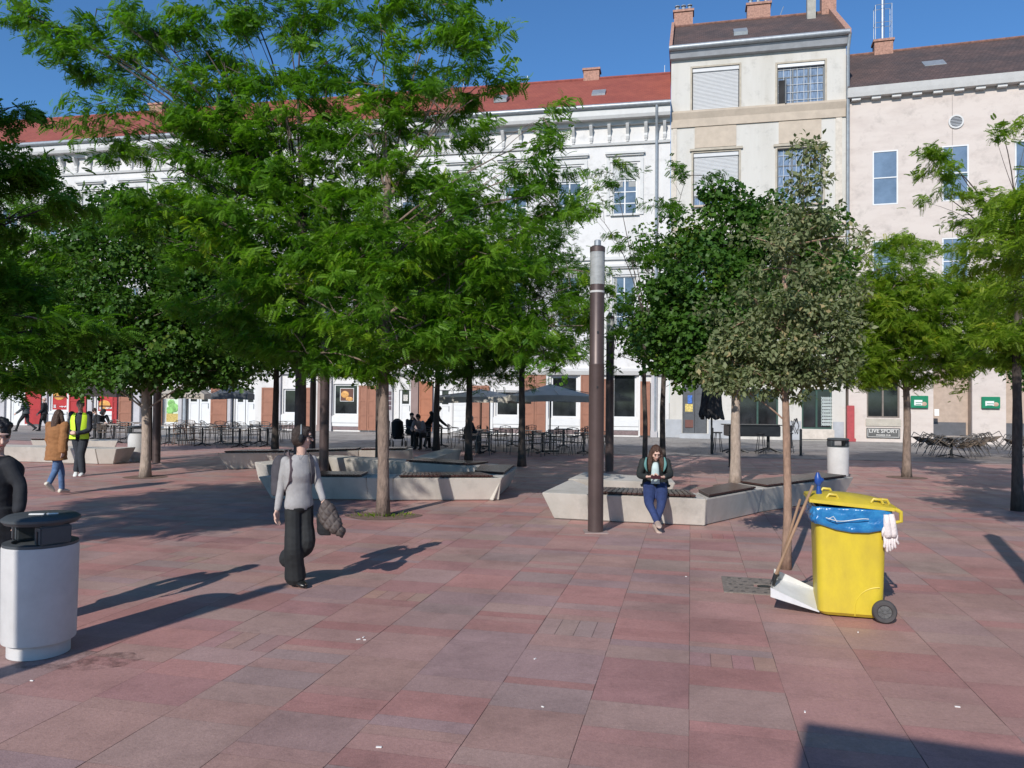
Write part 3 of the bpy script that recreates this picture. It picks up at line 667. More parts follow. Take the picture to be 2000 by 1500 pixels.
# lower corner pipe casing, red
r = fr.rect(1650,792,1664,858); t = MB(); t.box(Wt+.02,Wt+.02+(r[1]-r[0]),-.32,-.06,.08,r[3]); t.box(Wt-.05,Wt+.08+(r[1]-r[0]),-.36,-.02,.0,.16)
t.build('pipe_casing', mat('red_casing',(.36,.05,.055),.5,.12,6), TB, bevel=.015)

# ======== stone faced house on the right
PHI_R = R(16.5); o_ = FT.world(Wt+.14,0,0); FR = Frame(o_.x, o_.y, PHI_R); fr = FR
RB = empty('building', FR.o, -PHI_R, 'lower pinkish stone clad house with dark tiled roof, right of the tall one', 'building')
Wr = 26.0; ze = fr.at(1800,170)[1]; yr = 6.0
wl = fr.rect(1704,294,1754,400); pit = fr.at(1866,340)[0]-fr.at(1729,345)[0]; ww = wl[1]-wl[0]
ws = []
z2a, z2b = fr.at(1729,560)[1], fr.at(1729,470)[1]
for k in range(6):
    c = (wl[0]+wl[1])/2+k*pit; ws.append((c-ww/2,c+ww/2,wl[2],wl[3])); ws.append((c-ww/2,c+ww/2,z2a,z2b))
gw = fr.rect(1693,772,1757,816); nich = list(fr.rect(1823,770,1899,862)); nich[2] = 0.02; nich[3] = 4.0; n2 = list(fr.rect(1965,770,2040,862)); n2[2] = .02; n2[3] = 4.0
gwh = (gw[0],gw[1],gw[2],3.9)
b = MB(); wall_holes(b, 0, Wr, 0, ze, ws+[gwh], .2)
b2_ = MB(); hs = ws+[gwh,tuple(nich),tuple(n2)]
b = MB(); wall_holes(b, 0, Wr, 0, ze, hs, .2)
b.quad((0,0,0),(0,0,ze),(0,12,ze),(0,12,0)); b.quad((Wr,0,0),(Wr,12,0),(Wr,12,ze),(Wr,0,ze)); b.quad((0,12,0),(0,12,ze),(Wr,12,ze),(Wr,12,0))
b.build('wall', STONE, RB)
b = MB(); b.quad((.05,1.6,0),(Wr-.05,1.6,0),(Wr-.05,1.6,ze-.1),(.05,1.6,ze-.1)); b.build('dark_room', MATS['dark_interior'], RB)
for r in ws: window(RB, r, GLASSB, FRAMEW, 1, (.5,), .065, dep=.06)
t = MB(); t.extr([(0,ze-.30),(-.35,ze-.30),(-.42,ze-.12),(-.5,ze+.12),(0,ze+.12)],-.1,Wr); t.build('cornice', TRIM, RB)
# small rafter blocks
first = None; st = fr.at(1716,171)[0]-fr.at(1677,176)[0]; x = .3
while x < Wr:
    if first is None:
        t = MB(); t.box(-.20,.20,-.26,-.004,-.43,-.304); first = o = t.build('bracket', TRIM, RB)
    else: o = first.copy(); col.objects.link(o); o.parent = RB
    o.location = (x,0,ze); x += st
zrg = fr.at(1800,95,yr)[1]
t = MB(); t.add([(-.1,-.5,ze+.13),(Wr,-.5,ze+.13),(Wr,yr,zrg),(-.1,yr,zrg),(Wr,12.5,ze),(-.1,12.5,ze)],[(0,1,2,3),(3,2,4,5),(0,3,5),(1,4,2)]); rt = t.build('roof', ROOFD, RB)
t = MB(); t.tube([(-.1,yr,zrg+.03),(Wr,yr,zrg+.03)],.09,8); t.build('ridge_tiles', MATS['worn_ridge_tile'], rt)
s,z = fr.at(1724,96,yr); ch = chimney(rt, s, yr, z-.3, .95, .7, .6, 0)
t = MB(); t.tube([(s,yr,z+.2),(s,yr,z+4.5)],.11,10); t.build('steel_flue', mat('bright_steel',(.6,.62,.65),.25,.1,4,metal=.9), ch)
t = MB()
for dx,dy in ((-.42,-.3),(.42,-.3),(.42,.3),(-.42,.3)): t.tube([(s+dx,yr+dy,z+.3),(s+dx,yr+dy,z+2.4)],.018,5)
for zz in (2.4,1.4):
    t.tube([(s-.42,yr-.3,z+zz),(s+.42,yr-.3,z+zz),(s+.42,yr+.3,z+zz),(s-.42,yr+.3,z+zz),(s-.42,yr-.3,z+zz)],.016,5)
t.build('flue_cage', ZINC, ch)
skylight(rt, fr, 1823, 130, 2.6, 1.0, .4)
s,z = fr.at(1867,238); t = MB(); t.lathe([(.26,0),(.33,0),(.33,.06),(.26,.06)],28,loop=True); v_ = t.build('round_vent', TRIM, RB); v_.rotation_euler = (R(90),0,0); v_.location = (s,-.004,z)
t = MB()
for q in range(7):
    h = -.21+q*.07; hw = math.sqrt(max(.27**2-h*h,0)); t.box(-hw,hw,h-.018,h+.018,.0,.03)
l_ = t.build('vent_slats', GREYP, v_)
t = MB(); t.lathe([(.255,-.01),(.255,.004)],24); t.build('vent_hole', MATS['dark_interior'], v_)
# ground floor: bar window and sign, green signs, recesses
window(RB, gwh, GLASSD, mat('dun_frame',(.16,.13,.11),.5), 2, (), .07, name='shop_window')
t = MB(); t.box(gw[0]-.05,gw[1]+.05,-.05,-.002,fr.at(1725,834)[1]+.04,gw[2]-.05); t.build('panel', mat('bar_panel',(.40,.36,.30),.6,.12,2), RB)
r = fr.rect(1692,836,1758,857); t = MB(); t.box(r[0],r[1],-.06,-.003,r[2]+.03,r[3]); sg = t.build('bar_sign', mat('bar_sign_dark',(.085,.083,.08),.6), RB, bevel=.01)
t = MB(); e_ = .05
t.box(r[0]+e_,r[1]-e_,-.066,-.061,r[3]-e_-.02,r[3]-e_); t.box(r[0]+e_,r[1]-e_,-.066,-.061,r[2]+.03+e_,r[2]+.05+e_); t.box(r[0]+e_,r[0]+e_+.02,-.066,-.061,r[2]+.06+e_,r[3]-e_-.03); t.box(r[1]-e_-.02,r[1]-e_,-.066,-.061,r[2]+.06+e_,r[3]-e_-.03)
LET = mat('sign_lettering',(.55,.53,.50),.6,.02); t.build('sign_border', LET, sg)
text_mesh('sign_lettering', 'LIVE SPORT', .25, LET, sg, ((r[0]+r[1])/2,-.064,r[2]+.37), bold=.004)
text_mesh('sign_lettering', 'PUBS N\' WAY' if False else 'PREMIER PUB', .11, LET, sg, ((r[0]+r[1])/2,-.064,r[2]+.17), bold=.002)
GRN = mat('green_sign',(.0,.17,.08),.4,.06)
for (x0,y0,x1,y1) in ((1778,773,1812,797),(1916,775,1952,798)):
    r = fr.rect(x0,y0,x1,y1); t = MB(); t.box(r[0],r[1],-.14,-.003,r[2],r[3]); g_ = t.build('green_sign', GRN, RB, bevel=.02)
    t = MB(); t.box(r[0]+.14,r[1]-.26,-.15,-.141,r[2]+.13,r[3]-.2); t.build('sign_screen', mat('sign_white',(.66,.68,.66),.5,.04), g_)
    t = MB(); t.ell((r[1]-.18,-.14,r[2]+.2),(.12,.02,.10),10,6); t.build('sign_picture', mat('sign_hand',(.45,.30,.22),.6), g_)
    t = MB()
    for q in range(3): t.box(r[0]+.2,r[0]+.5-.06*q,-.156,-.151,r[3]-.34-q*.09,r[3]-.31-q*.09)
    t.build('sign_text_lines', GRN, g_)
for q in (nich,n2):
    t = MB(); t.quad((q[0]-.02,.75,0.01),(q[1]+.02,.75,0.01),(q[1]+.02,.75,4.05),(q[0]-.02,.75,4.05)); t.box(q[0]-.02,q[0],.2,.75,.01,4.05); t.box(q[1],q[1]+.02,.2,.75,.01,4.05); t.build('recess', mat('recess_wall',(.40,.31,.25),.8,.1), RB)
    t = MB(); t.box(q[0]+.1,q[1]-.1,.66,.745,.02,1.0); t.build('dark_dado', mat('dado',(.09,.09,.10),.5), RB)
t = MB(); r = fr.rect(1825,799,1834,812); t.box(r[0],r[1],-.02,-.004,r[2],r[3]) ; t.build('notice', lit, RB)
# panel joints of the cladding
t = MB(); 
for x in (fr.at(1860,250)[0], fr.at(1860,250)[0]+5.2): t.box(x-.012,x+.012,-.006,-.001,4.4,ze-.5)
t.build('cladding_joint', mat('joint_grey',(.3,.26,.24),.9), RB)
# ---------------------------------------------------------------- concrete bench rings
BH = .44
def slope_prism(b, top, bot, z0, z1): b.prism(bot, z0, z1, top)
def bench_segment(outer, inner, wood, root, tdir=None, lean=.17, first_end=True, last_end=True):
    """one cast segment; outer/inner = two points each (top edge)"""
    (a,b_),(c,d) = outer, inner
    a,b_,c,d = [Vector((p[0],p[1],0)) for p in (a,b_,c,d)]
    nrm = ((a+b_)-(c+d)).normalized(); along = (b_-a).normalized()
    ab = a-nrm*lean + (along*lean if first_end else Vector()); bb = b_-nrm*lean - (along*lean if last_end else Vector())
    cb = c+nrm*.05 + (along*lean if first_end else Vector()); db = d+nrm*.05 - (along*lean if last_end else Vector())
    m = MB(); g_ = along*.005
    m.prism([(p.x,p.y) for p in (ab+g_,bb-g_,db-g_,cb+g_)], 0.01, BH, [(p.x,p.y) for p in (a+g_,b_-g_,d-g_,c+g_)])
    s_ = m.build('concrete_block', CONC, root, bevel=.012)
    if wood:
        t = MB(); w0, w1 = wood; L = (b_-a).length; n = max(4, int(L*(w1-w0)/.078))
        wid = ((a+b_)/2-(c+d)/2).length
        for k in range(n):
            f0 = w0+(w1-w0)*(k+.06)/n; f1 = w0+(w1-w0)*(k+.94)/n
            p0, p1 = a.lerp(b_,f0), a.lerp(b_,f1); q0, q1 = c.lerp(d,f0), c.lerp(d,f1)
            i0_, i1_ = p0+(q0-p0)*.06, p1+(q1-p1)*.06; j0, j1 = p0+(q0-p0)*.93, p1+(q1-p1)*.93
            t.prism([(i0_.x,i0_.y),(i1_.x,i1_.y),(j1.x,j1.y),(j0.x,j0.y)], BH+.022, BH+.052)
        t.build('slatted_seat', SLAT, root, bevel=.004)
        t = MB()
        for f in (w0+.02, (w0+w1)/2, w1-.02):
            p, q = a.lerp(b_,f), c.lerp(d,f); i_, j_ = p+(q-p)*.1, p+(q-p)*.9; h_ = along*.02
            t.prism([((i_-h_).x,(i_-h_).y),((i_+h_).x,(i_+h_).y),((j_+h_).x,(j_+h_).y),((j_-h_).x,(j_-h_).y)], BH+.001, BH+.021)
        t.build('seat_bearer', DKMETAL, root)
    return s_
def P2(px,py): p = G(px,py,BH); return Vector((p.x,p.y,0))
def bench(label, segs):
    root = empty('bench', (0,0,0), 0, label, 'bench', 'angular concrete benches on the plaza')
    ps = []
    for sgm in segs: bench_segment(*sgm[:2], sgm[2], root, **(sgm[3] if len(sgm) > 3 else {}))
    return root
def off(p, q, d):                           # unit normal to pq pointing away from the viewer
    t = (q-p).normalized(); n = Vector((-t.y,t.x,0)); 
    return n*d if n.y > 0 else -n*d
# right-hand bench where the woman sits
A0,A1,A2,A3,A4 = P2(1057,962),P2(1148,966),P2(1380,975),P2(1490,955),P2(1668,932)
Wd = .72
B1 = A1+Vector((.25,Wd,0)); B2 = A2+Vector((.02,.80,0)); B3 = A3+Vector((-.32,.72,0)); B4 = A4+Vector((-.40,.62,0))
Lb = P2(1137,918); Li = P2(1196,932)
bench('pale concrete bench with dark slats where the woman looks at her phone', [
   ((A0,A1),(P2(1140,936)+Vector((-.25,0,0)),B1), None, dict(last_end=False)),
   ((A1,A2),(B1,B2),(.06,.92),dict(first_end=False,last_end=False)),
   ((A2,A3),(B2,B3),(.05,.90),dict(first_end=False,last_end=False)),
   ((A3,A4),(B3,B4),(.06,.93),dict(first_end=False,last_end=True)),
   ((P2(1140,936)+Vector((-.30,.02,0)),P2(1320,943)),(Lb+Vector((0,-.4,0)),P2(1320,943)+Vector((.1,.85,0))), None),
])
# middle bench ring
C0,C1,C2 = P2(503,931),P2(715,933),P2(980,934); CR = P2(1010,912)
CB0,CB1,CB2 = P2(520,908),P2(640,893),P2(900,899)
Wm = .75
bench('pale concrete bench ring behind the walking woman, dappled with shade', [
   ((C0,C1),(C0+Vector((.35,Wm,0)),C1+Vector((0,Wm,0))),(.12,.95),dict(last_end=False)),
   ((C1,P2(768,934)),(C1+Vector((0,Wm,0)),P2(768,934)+Vector((0,Wm,0))),None,dict(first_end=False,last_end=False)),
   ((P2(768,934),C2),(P2(768,934)+Vector((0,Wm,0)),C2+Vector((-.35,Wm,0))),(.05,.93),dict(first_end=False,last_end=False)),
   ((C2,CR),(C2+Vector((-.62,.5,0)),CR+Vector((-.85,.1,0))),(.25,.97),dict(first_end=False,last_end=False)),
   ((CR+Vector((-.9,.0,0)),CB1),(CR+Vector((-.4,.7,0)),CB1+Vector((0,.75,0))),(.05,.45),dict(first_end=False,last_end=False)),
   ((CB1,CB0),(CB1+Vector((0,.75,0)),CB0+Vector((-.5,.7,0))),None,dict(first_end=False)),
])
D0,D1,D2 = P2(423,885),P2(700,880),P2(800,879); 
bench('grey concrete bench ring in shade behind the middle bench', [
   ((D0,P2(560,884)),(D0+Vector((.4,.8,0)),P2(560,884)+Vector((0,.8,0))),(.08,.96),dict(last_end=False)),
   ((P2(560,884),D1),(P2(560,884)+Vector((0,.8,0)),D1+Vector((0,.8,0))),(.04,.96),dict(first_end=False,last_end=False)),
   ((D1,D2),(D1+Vector((0,.8,0)),D2+Vector((0,.8,0))),(.04,.9),dict(first_end=False,last_end=False)),
   ((P2(838,898),P2(902,878)),(P2(808,893),P2(868,876)),None),
])
E1 = P2(228,877); E0 = Vector((-19.5,E1.y+1.6,0))
bench('grey concrete bench at the left edge behind the brown coat', [
   ((E0,P2(186,877)),(E0+Vector((0,.8,0)),P2(186,877)+Vector((0,.9,0))),None,dict(last_end=False)),
   ((P2(186,877),E1),(P2(186,877)+Vector((0,.9,0)),E1+Vector((.1,.9,0))),None,dict(first_end=False)),
   ((P2(60,860),P2(230,862)),(P2(60,857),P2(232,858)),(.0,.5)),
])

# ---------------------------------------------------------------- street lamps
LENS = mat('frosted_lamp_cover', (.45,.45,.43), .25, .12, 6, stretch=(1,1,3), trans=.35, spec=.5)
def lamp_post():
    r = empty('street_lamp'); R_ = .112; H = 4.24
    t = MB(); t.lathe([(R_,.02),(R_,2.45),(R_+.001,2.455),(R_-.006,2.47),(R_-.006,3.62)],32); post = t.build('pole', BROWNM, r, smooth=True)
    t = MB(); t.lathe([(R_-.002,3.50),(R_-.002,3.53)],32); t.build('ring', mat('pale_ring',(.5,.48,.46),.4), post)
    t = MB(); t.lathe([(R_-.004,3.622),(R_-.004,4.10)],32); t.build('lamp_cover', LENS, r, smooth=True)
    t = MB(); t.lathe([(.05,3.70),(.05,4.05)],12); t.build('reflector', mat('reflector_white',(.6,.6,.58),.4), r)
    t = MB(); t.lathe([(R_,4.10),(R_,4.17),(R_-.03,4.19),(.05,4.195)],32); cp_ = t.build('cap', BROWNM, r, smooth=True); t = MB(); t.lathe([(.05,4.196),(.05,4.27),(.035,4.28)],20); t.build('light_sensor', ZINC, cp_, smooth=True)
    t = MB(); t.box(-.17,.17,-.17,.17,.0045,.02); t.build('base_plate', mat('plate_grey',(.30,.22,.20),.8), r)
    t = MB(); 
    for z in (2.9,2.1): t.box(-.012,.012,-R_-.006,-R_+.004,z,z+.03)
    t.build('screw', DKMETAL, post)
    return r
lp = lamp_post(); p = G(1163,1040); lp.location = p
tag(lp, 'nearest brown cylindrical street lamp, standing before the concrete bench', 'street lamp', 'cylindrical street lamps')
for (px,py,lb) in ((1190,922,'second brown street lamp, just behind the nearest one, rising out of the bench corner'),
                   (632,934,'dark street lamp standing in shade right behind the walking woman'),
                   (610,877,'far brown street lamp glimpsed between dark trunks left of the shop window'),
                   (305,905,'brown street lamp right of the pale tree trunk and grey bin on the left')):
    p = G(px,py); place_copy(lp, p, .4, lb)
place_copy(lp, (-5.31,1.55,0), 0, 'street lamp outside the left edge, casting the long shadow over the near bin')
p = G(1935,1045); L = 4.24/math.tan(R(SUN_EL)); place_copy(lp, (p.x-L*math.sin(R(SUN_AZ)), p.y-L*math.cos(R(SUN_AZ)),0), 0, 'street lamp outside the right edge, casting the dark bar of shadow')

# ---------------------------------------------------------------- litter bins
def litter_bin(w_=.51, d_=.51):
    r = empty('litter_bin')
    def shape(sc, z, cut=True):
        pts = []
        for k in range(40):
            a = 2*math.pi*k/40; x, y = .5*w_*math.cos(a), .5*d_*math.sin(a)
            pts.append((x*sc,y*sc,z))
        return pts
    def stack(name, prof, m, parent):
        b = MB(); n = 40; vs = []
        for sc,z in prof: vs += shape(sc,z)
        fs = [(i*n+k,i*n+(k+1)%n,(i+1)*n+(k+1)%n,(i+1)*n+k) for i in range(len(prof)-1) for k in range(n)]+[tuple(range(n-1,-1,-1)),tuple(range((len(prof)-1)*n,len(prof)*n))]
        b.add(vs,fs); return b.build(name,m,parent,smooth=True)
    WB_ = mat('white_concrete_bin',(.50,.485,.475),.75,.08,3,bump=.1,bscale=70)
    stack('foot',[(.82,.005),(.82,.10),(.80,.105)],WB_,r)
    stack('body',[(.955,.11),(.965,.13),(1.0,.80),(.985,.815)],WB_,r)
    DG = mat('dark_grey_bin_top',(.055,.062,.068),.5,.15,6)
    stack('rim',[(.98,.816),(.98,.835),(.75,.84),(.72,.80)],DG,r)
    for sx_ in (-1,1):
        t = MB(); t.box(sx_*.19-.05,sx_*.19+.05,-.11,.11,.836,.975); s_ = t.build('lid_support', DG, r, bevel=.01)
        t = MB(); t.box(sx_*.19-.012,sx_*.19+.012,-.116,-.1105,.84,.94); t.build('support_slot', DKMETAL, s_)
    stack('lid',[(.94,.976),(1.02,1.0),(1.02,1.015),(.90,1.035),(.5,1.04)],DG,r)
    return r
bn = litter_bin(); p = G(56,1285); bn.location = (p.x,p.y+.12,0); bn.rotation_euler = (0,0,R(-35)); bn.scale = (1,1,1.0)
tag(bn, 'large white round concrete litter bin with dark lid in the left foreground', 'litter bin', 'white concrete litter bins')
p = G(264,901); place_copy(bn, (p.x,p.y+.1,0), R(20), 'shaded grey litter bin behind the pale tree trunk on the left')
p = G(1640,938); place_copy(bn, (p.x,p.y+.1,0), R(5), 'pale litter bin beyond the right end of the bench')
pb = G(56,1285)
b = MB(); b.obox((0,0,0),(.05,.01,0),(-.003,.012,0),(0,0,.004)); b.obox((.10,.03,0),(.035,.012,0),(-.004,.012,0),(0,0,.004))
o = b.build('paper_litter', lit); o.location = (pb.x+.0,pb.y+.06,1.046); tag(o,'torn white paper lying on the near bin lid','paper')

# ---------------------------------------------------------------- yellow wheelie bin and cleaning tools
YEL = mat('yellow_plastic', (.60,.455,.030), .45, .05, 5.5, bump=.08, bscale=60, c2=(.50,.37,.035), stretch=(1,1,.5))
BLUEB = mat('blue_bag_film', (.012,.12,.32), .22, .4, 9, bump=.7, bscale=11, spec=.8, c2=(.03,.20,.42))
def wheelie():
    r = empty('wheelie_bin')                # local: x from front (-) to hinge side (+), y across
    n = 36
    def ring(x0,x1,hw,z,rad=.07):
        pts = []
        for (cx,cy,a0) in ((x1-rad,hw-rad,0),(x0+rad,hw-rad,90),(x0+rad,-hw+rad,180),(x1-rad,-hw+rad,270)):
            for k in range(6):
                a = R(a0+k*18); pts.append((cx+rad*math.cos(a),cy+rad*math.sin(a),z))
        return pts
    prof = [(-.245,.24,.205,.02),(-.272,.268,.232,.05),(-.280,.278,.243,.30),(-.295,.288,.265,.80),(-.30,.292,.275,.93),(-.325,.33,.29,.935),(-.325,.33,.29,.985)]
    vs = []; 
    for q in prof: vs += ring(*q)
    m_ = 24; fs = [(i*m_+k,i*m_+(k+1)%m_,(i+1)*m_+(k+1)%m_,(i+1)*m_+k) for i in range(len(prof)-1) for k in range(m_)]+[tuple(range(m_-1,-1,-1))]
    inn = [(-.30,.30,.265,.985),(-.27,.26,.24,.5)]
    b0 = len(vs)
    for q in inn: vs += ring(*q)
    i0_ = (len(prof)-1)*m_
    fs += [(i0_+k,i0_+(k+1)%m_,b0+(k+1)%m_,b0+k) for k in range(m_)]+[(b0+k,b0+(k+1)%m_,b0+m_+(k+1)%m_,b0+m_+k) for k in range(m_)]+[tuple(range(b0+m_,b0+2*m_))]
    b = MB(); b.add(vs,fs); body = b.build('body', YEL, r, smooth=True)
    # wheel arch rib on both flanks
    for sy_ in (-1,1):
        t = MB(); pts = []
        for k in range(13):
            a = R(180-k*7.5); pts.append((.235+.20*math.cos(a), sy_*(.2305+.0012*k), .10+.20*math.sin(a)))
        pts = [(pts[0][0],sy_*.229,.03)]+pts
        t.tube(pts,.0055,6); t.build('arch_rib', YEL, body, smooth=True)
        t = MB(); t.box(.03,.2,sy_*.225,sy_*.240,.03,.035) ; 
    for sy_ in (-1,1):
        wl_ = MB(); wl_.lathe([(.058,-.024),(.064,-.030),(.088,-.031),(.098,-.022),(.102,-.008),(.102,.008),(.098,.022),(.088,.031),(.064,.030),(.058,.024)],32,loop=True); w_ = wl_.build('wheel', mat('tyre_rubber',(.055,.05,.05),.75,.2,10), r, smooth=True)
        w_.rotation_euler = (R(90),0,0); w_.location = (.265,sy_*.285,.104)
        hb = MB(); hb.lathe([(.057,-.016),(.057,.016)],20); 
        for k in range(8):
            a = 2*math.pi*k/8; hb.obox((.03*math.cos(a),.03*math.sin(a),.022*1.0),(.022*math.cos(a),.022*math.sin(a),0),(-.004*math.sin(a),.004*math.cos(a),0),(0,0,.004))
            hb.obox((.03*math.cos(a),.03*math.sin(a),-.022*1.0),(.022*math.cos(a),.022*math.sin(a),0),(-.004*math.sin(a),.004*math.cos(a),0),(0,0,.004))
        hb.lathe([(.014,-.03),(.014,.03)],12); hb.build('hub', mat('hub_grey',(.10,.10,.10),.5,.2,20), w_)
    t = MB(); t.tube([(.265,-.27,.104),(.265,.27,.104)],.012,8); t.build('axle', DKMETAL, r)
    # lid: hinged on the +x side, propped a little open on the front
    lid = MB(); L_ = .70; n1 = 14
    rings_ = []
    for i in range(n1+1):
        u_ = i/n1; x = -L_*u_; hgt = .030+.045*math.sin(math.pi*min(1,u_*1.0))**.5*1.0
        rings_.append([(x,-.30,.0),(x,-.30,.03),(x,-.22,hgt),(x,0,hgt+.012),(x,.22,hgt),(x,.30,.03),(x,.30,.0)])
    vs = [p for rg_ in rings_ for p in rg_]; fs = []
    for i in range(n1):
        for k in range(6): fs.append((i*7+k,i*7+k+1,(i+1)*7+k+1,(i+1)*7+k))
    fs += [tuple(range(7)), tuple(range(n1*7+6,n1*7-1,-1))]+[tuple([i*7 for i in range(n1+1)]+[i*7+6 for i in range(n1,-1,-1)])]
    lid.add(vs,fs); ld = lid.build('lid', YEL, r, smooth=True); ld.location = (.345,0,.985); ld.rotation_euler = (0,R(4),0)
    hg = MB(); hg.tube([(.0,-.29,.02),(.05,-.29,.0),(.06,-.28,-.08),(.01,-.27,-.1)],.018,8); hg.tube([(.0,.29,.02),(.05,.29,.0),(.06,.28,-.08),(.01,.27,-.1)],.018,8); hg.tube([(.03,-.30,.01),(.03,.30,.01)],.017,10)
    hg.build('hinge_handle', YEL, ld, smooth=True)
    for u_,sy_ in ((.72,-.24),(.2,-.26),(.72,.24),(.12,-.22)):
        k_ = MB(); k_.tube([(-L_*u_-.05,sy_,.05),(-L_*u_-.03,sy_,.085),(-L_*u_+.03,sy_,.085),(-L_*u_+.05,sy_,.05)],.013,8); k_.build('lid_lug', YEL, ld, smooth=True)
    # blue liner folded over the rim
    n = 96; t = MB(); vs = []; base = ring(-.335,.335,.30,0,.07)
    P_ = [Vector(p) for p in base]; per = [0]
    def at(u_):
        u_ = (u_%1)*len(P_); i = int(u_); f = u_-i; return P_[i%len(P_)].lerp(P_[(i+1)%len(P_)],f)
    rows_ = 12
    for j in range(rows_+1):
        f = j/rows_
        for k in range(n):
            p_ = at(k/n); 
            drop = .135+.03*noise.noise(Vector((p_.x*4,p_.y*4,1.3)))+.075*max(0,math.cos((p_.x+.02)*4.2)) 
            z = .995-drop*f
            o_ = .985+.008*math.sin(math.pi*f)+.045*noise.noise(Vector((p_.x*13+5,p_.y*13,z*22+p_.x*9)))+.03*noise.noise(Vector((p_.x*45,p_.y*45,z*45)))+.03*f
            if j == rows_: o_ -= .035
            vs.append((p_.x*o_, p_.y*o_, z+.012*noise.noise(Vector((p_.x*9,p_.y*9,7)))))
    for k in range(n):
        p_ = at(k/n); vs.append((p_.x*.86,p_.y*.86,.99))
    for k in range(n):
        p_ = at(k/n); vs.append((p_.x*.80,p_.y*.80,.80))
    fs = [(i*n+k,i*n+(k+1)%n,(i+1)*n+(k+1)%n,(i+1)*n+k) for i in range(rows_) for k in range(n)]
    b0 = (rows_+1)*n; fs += [(k,(k+1)%n,b0+(k+1)%n,b0+k) for k in range(n)]+[(b0+k,b0+(k+1)%n,b0+n+(k+1)%n,b0+n+k) for k in range(n)]
    t.add(vs,fs); bag = t.build('bin_liner', BLUEB, r, smooth='all')
    t = MB(); pts = [(x,-.345-.012*math.sin(x*30),.90+.016*math.sin(x*17)) for x in [ -.22+.35*k/14 for k in range(15)]]
    t.tube(pts,.004,5); t.tube([(-.20,-.35,.90),(-.16,-.355,.925),(-.13,-.36,.88)],.004,5); t.build('cord', mat('pale_cord',(.6,.62,.6),.6), bag)
    return r
wb = wheelie(); pw = G(1665,1212); wb.location = (pw.x+.065,pw.y+.26,0); wb.rotation_euler = (0,0,R(-16))
tag(wb,'bright yellow wheelie bin with blue bag folded over its rim','wheelie bin')
bx, by = wb.location.x, wb.location.y
# tools: dustpan on long handle, broom with blue head, gloves
def at3(px,py,Y): return Q(px,py,Y)
Yd = by-.05
root = empty('dustpan', (0,0,0), 0, 'white metal dustpan on a long wooden handle leaning against the yellow bin', 'dustpan')
a = at3(1506,1158,6.95); a.z = max(a.z,.12)
pa, pb_, pc, pd = at3(1505,1162,6.75), at3(1597,1192,6.55), at3(1572,1140,7.0), at3(1512,1138,7.05)
def lift(p,z): q = p.copy(); q.z = z; return q
# pan: tilted tray, low lip at the right by the bin
c0_ = G(1600,1196,.03); c1_ = G(1580,1140,.03); 
l0 = at3(1505,1166,c0_.y+.02); l1 = at3(1512,1128,c0_.y+.40)
t = MB(); nrm = (c0_-l0).cross(l1-l0).normalized(); nrm = nrm if nrm.z > 0 else -nrm
c1_ = c0_+(l1-l0)
T_ = nrm*.004; t.add([l0,c0_,c1_,l1,l0+T_,c0_+T_,c1_+T_,l1+T_],[(3,2,1,0),(4,5,6,7),(0,1,5,4),(1,2,6,5),(2,3,7,6),(3,0,4,7)])
H_ = Vector((0,0,.085)); t.add([l0,c0_,l0+H_,c0_+H_*.15,l0+T_*2+Vector((0,.004,0)),c0_+Vector((0,.004,0)),l0+H_+Vector((0,.004,0)),c0_+H_*.15+Vector((0,.004,0))],[(0,1,3,2),(5,4,6,7),(0,2,6,4),(1,5,7,3),(2,3,7,6),(0,4,5,1)])
t.add([l1,c1_,l1+H_,c1_+H_*.15],[(0,1,3,2)]); t.add([l0,l1,l0+H_,l1+H_],[(0,1,3,2)])
pan = t.build('pan', mat('white_painted_tin',(.70,.70,.70),.4,.06,8,metal=.2), root)
hm = (l0+l1)/2+H_*.5; tip = at3(1588,948,by-.12)
t = MB(); t.tube([hm, hm.lerp(tip,.5)+Vector((.0,0,.004)), tip],.0135,8); t.build('handle', WOOD, root, smooth=True)
t = MB(); t.tube([hm-Vector((0,0,.02)), hm.lerp(tip,.09)],.022,8); t.build('socket', DKMETAL, root)
root = empty('broom', (0,0,0), 0, 'broom with a worn wooden handle leaning between the young tree and the bin', 'broom')
f0 = at3(1518,1122,by+.22); f1 = at3(1549,1020,by-.05); f1b = at3(1563,975,by-.1)
t = MB(); t.tube([f0,f1,f1b],.012,8); t.build('handle', WOOD, root, smooth=True)
t = MB(); f0g = G(1519,1132,.05); t.tube([f0g,f0],[.035,.02],8); t.build('bristles', DKMETAL, root)
root = empty('litter_picker', (0,0,0), 0, 'brown stick with bright blue plastic grip standing up inside the yellow bin', 'litter picker')
q0 = at3(1604,1005,by-.02); q1 = at3(1600,968,by-.02); q2 = at3(1597,926,by-.02)
t = MB(); t.tube([Vector((q0.x+.03,q0.y,.55)),q0,q1],.011,8); t.build('stick', WOOD, root)
t = MB(); t.tube([q1-Vector((0,0,.05)),q1,q1.lerp(q2,.25),q1.lerp(q2,.45),q1.lerp(q2,.6),q1.lerp(q2,.85),q2+Vector((0,0,.015))],[.014,.030,.022,.016,.034,.030,.012],10)
t.ell(q1.lerp(q2,.72)+Vector((.015,0,0)),(.042,.03,.028),10,6); t.build('grip', mat('blue_plastic',(.015,.06,.26),.35,.15,12), root, smooth=True)
gm = mat('white_cotton',(.68,.60,.58),.9,.08,20,bump=.4,bscale=60)
root = empty('work_gloves', (0,0,0), 0, 'pale cotton gloves hanging from the hinge side of the yellow bin', 'gloves')
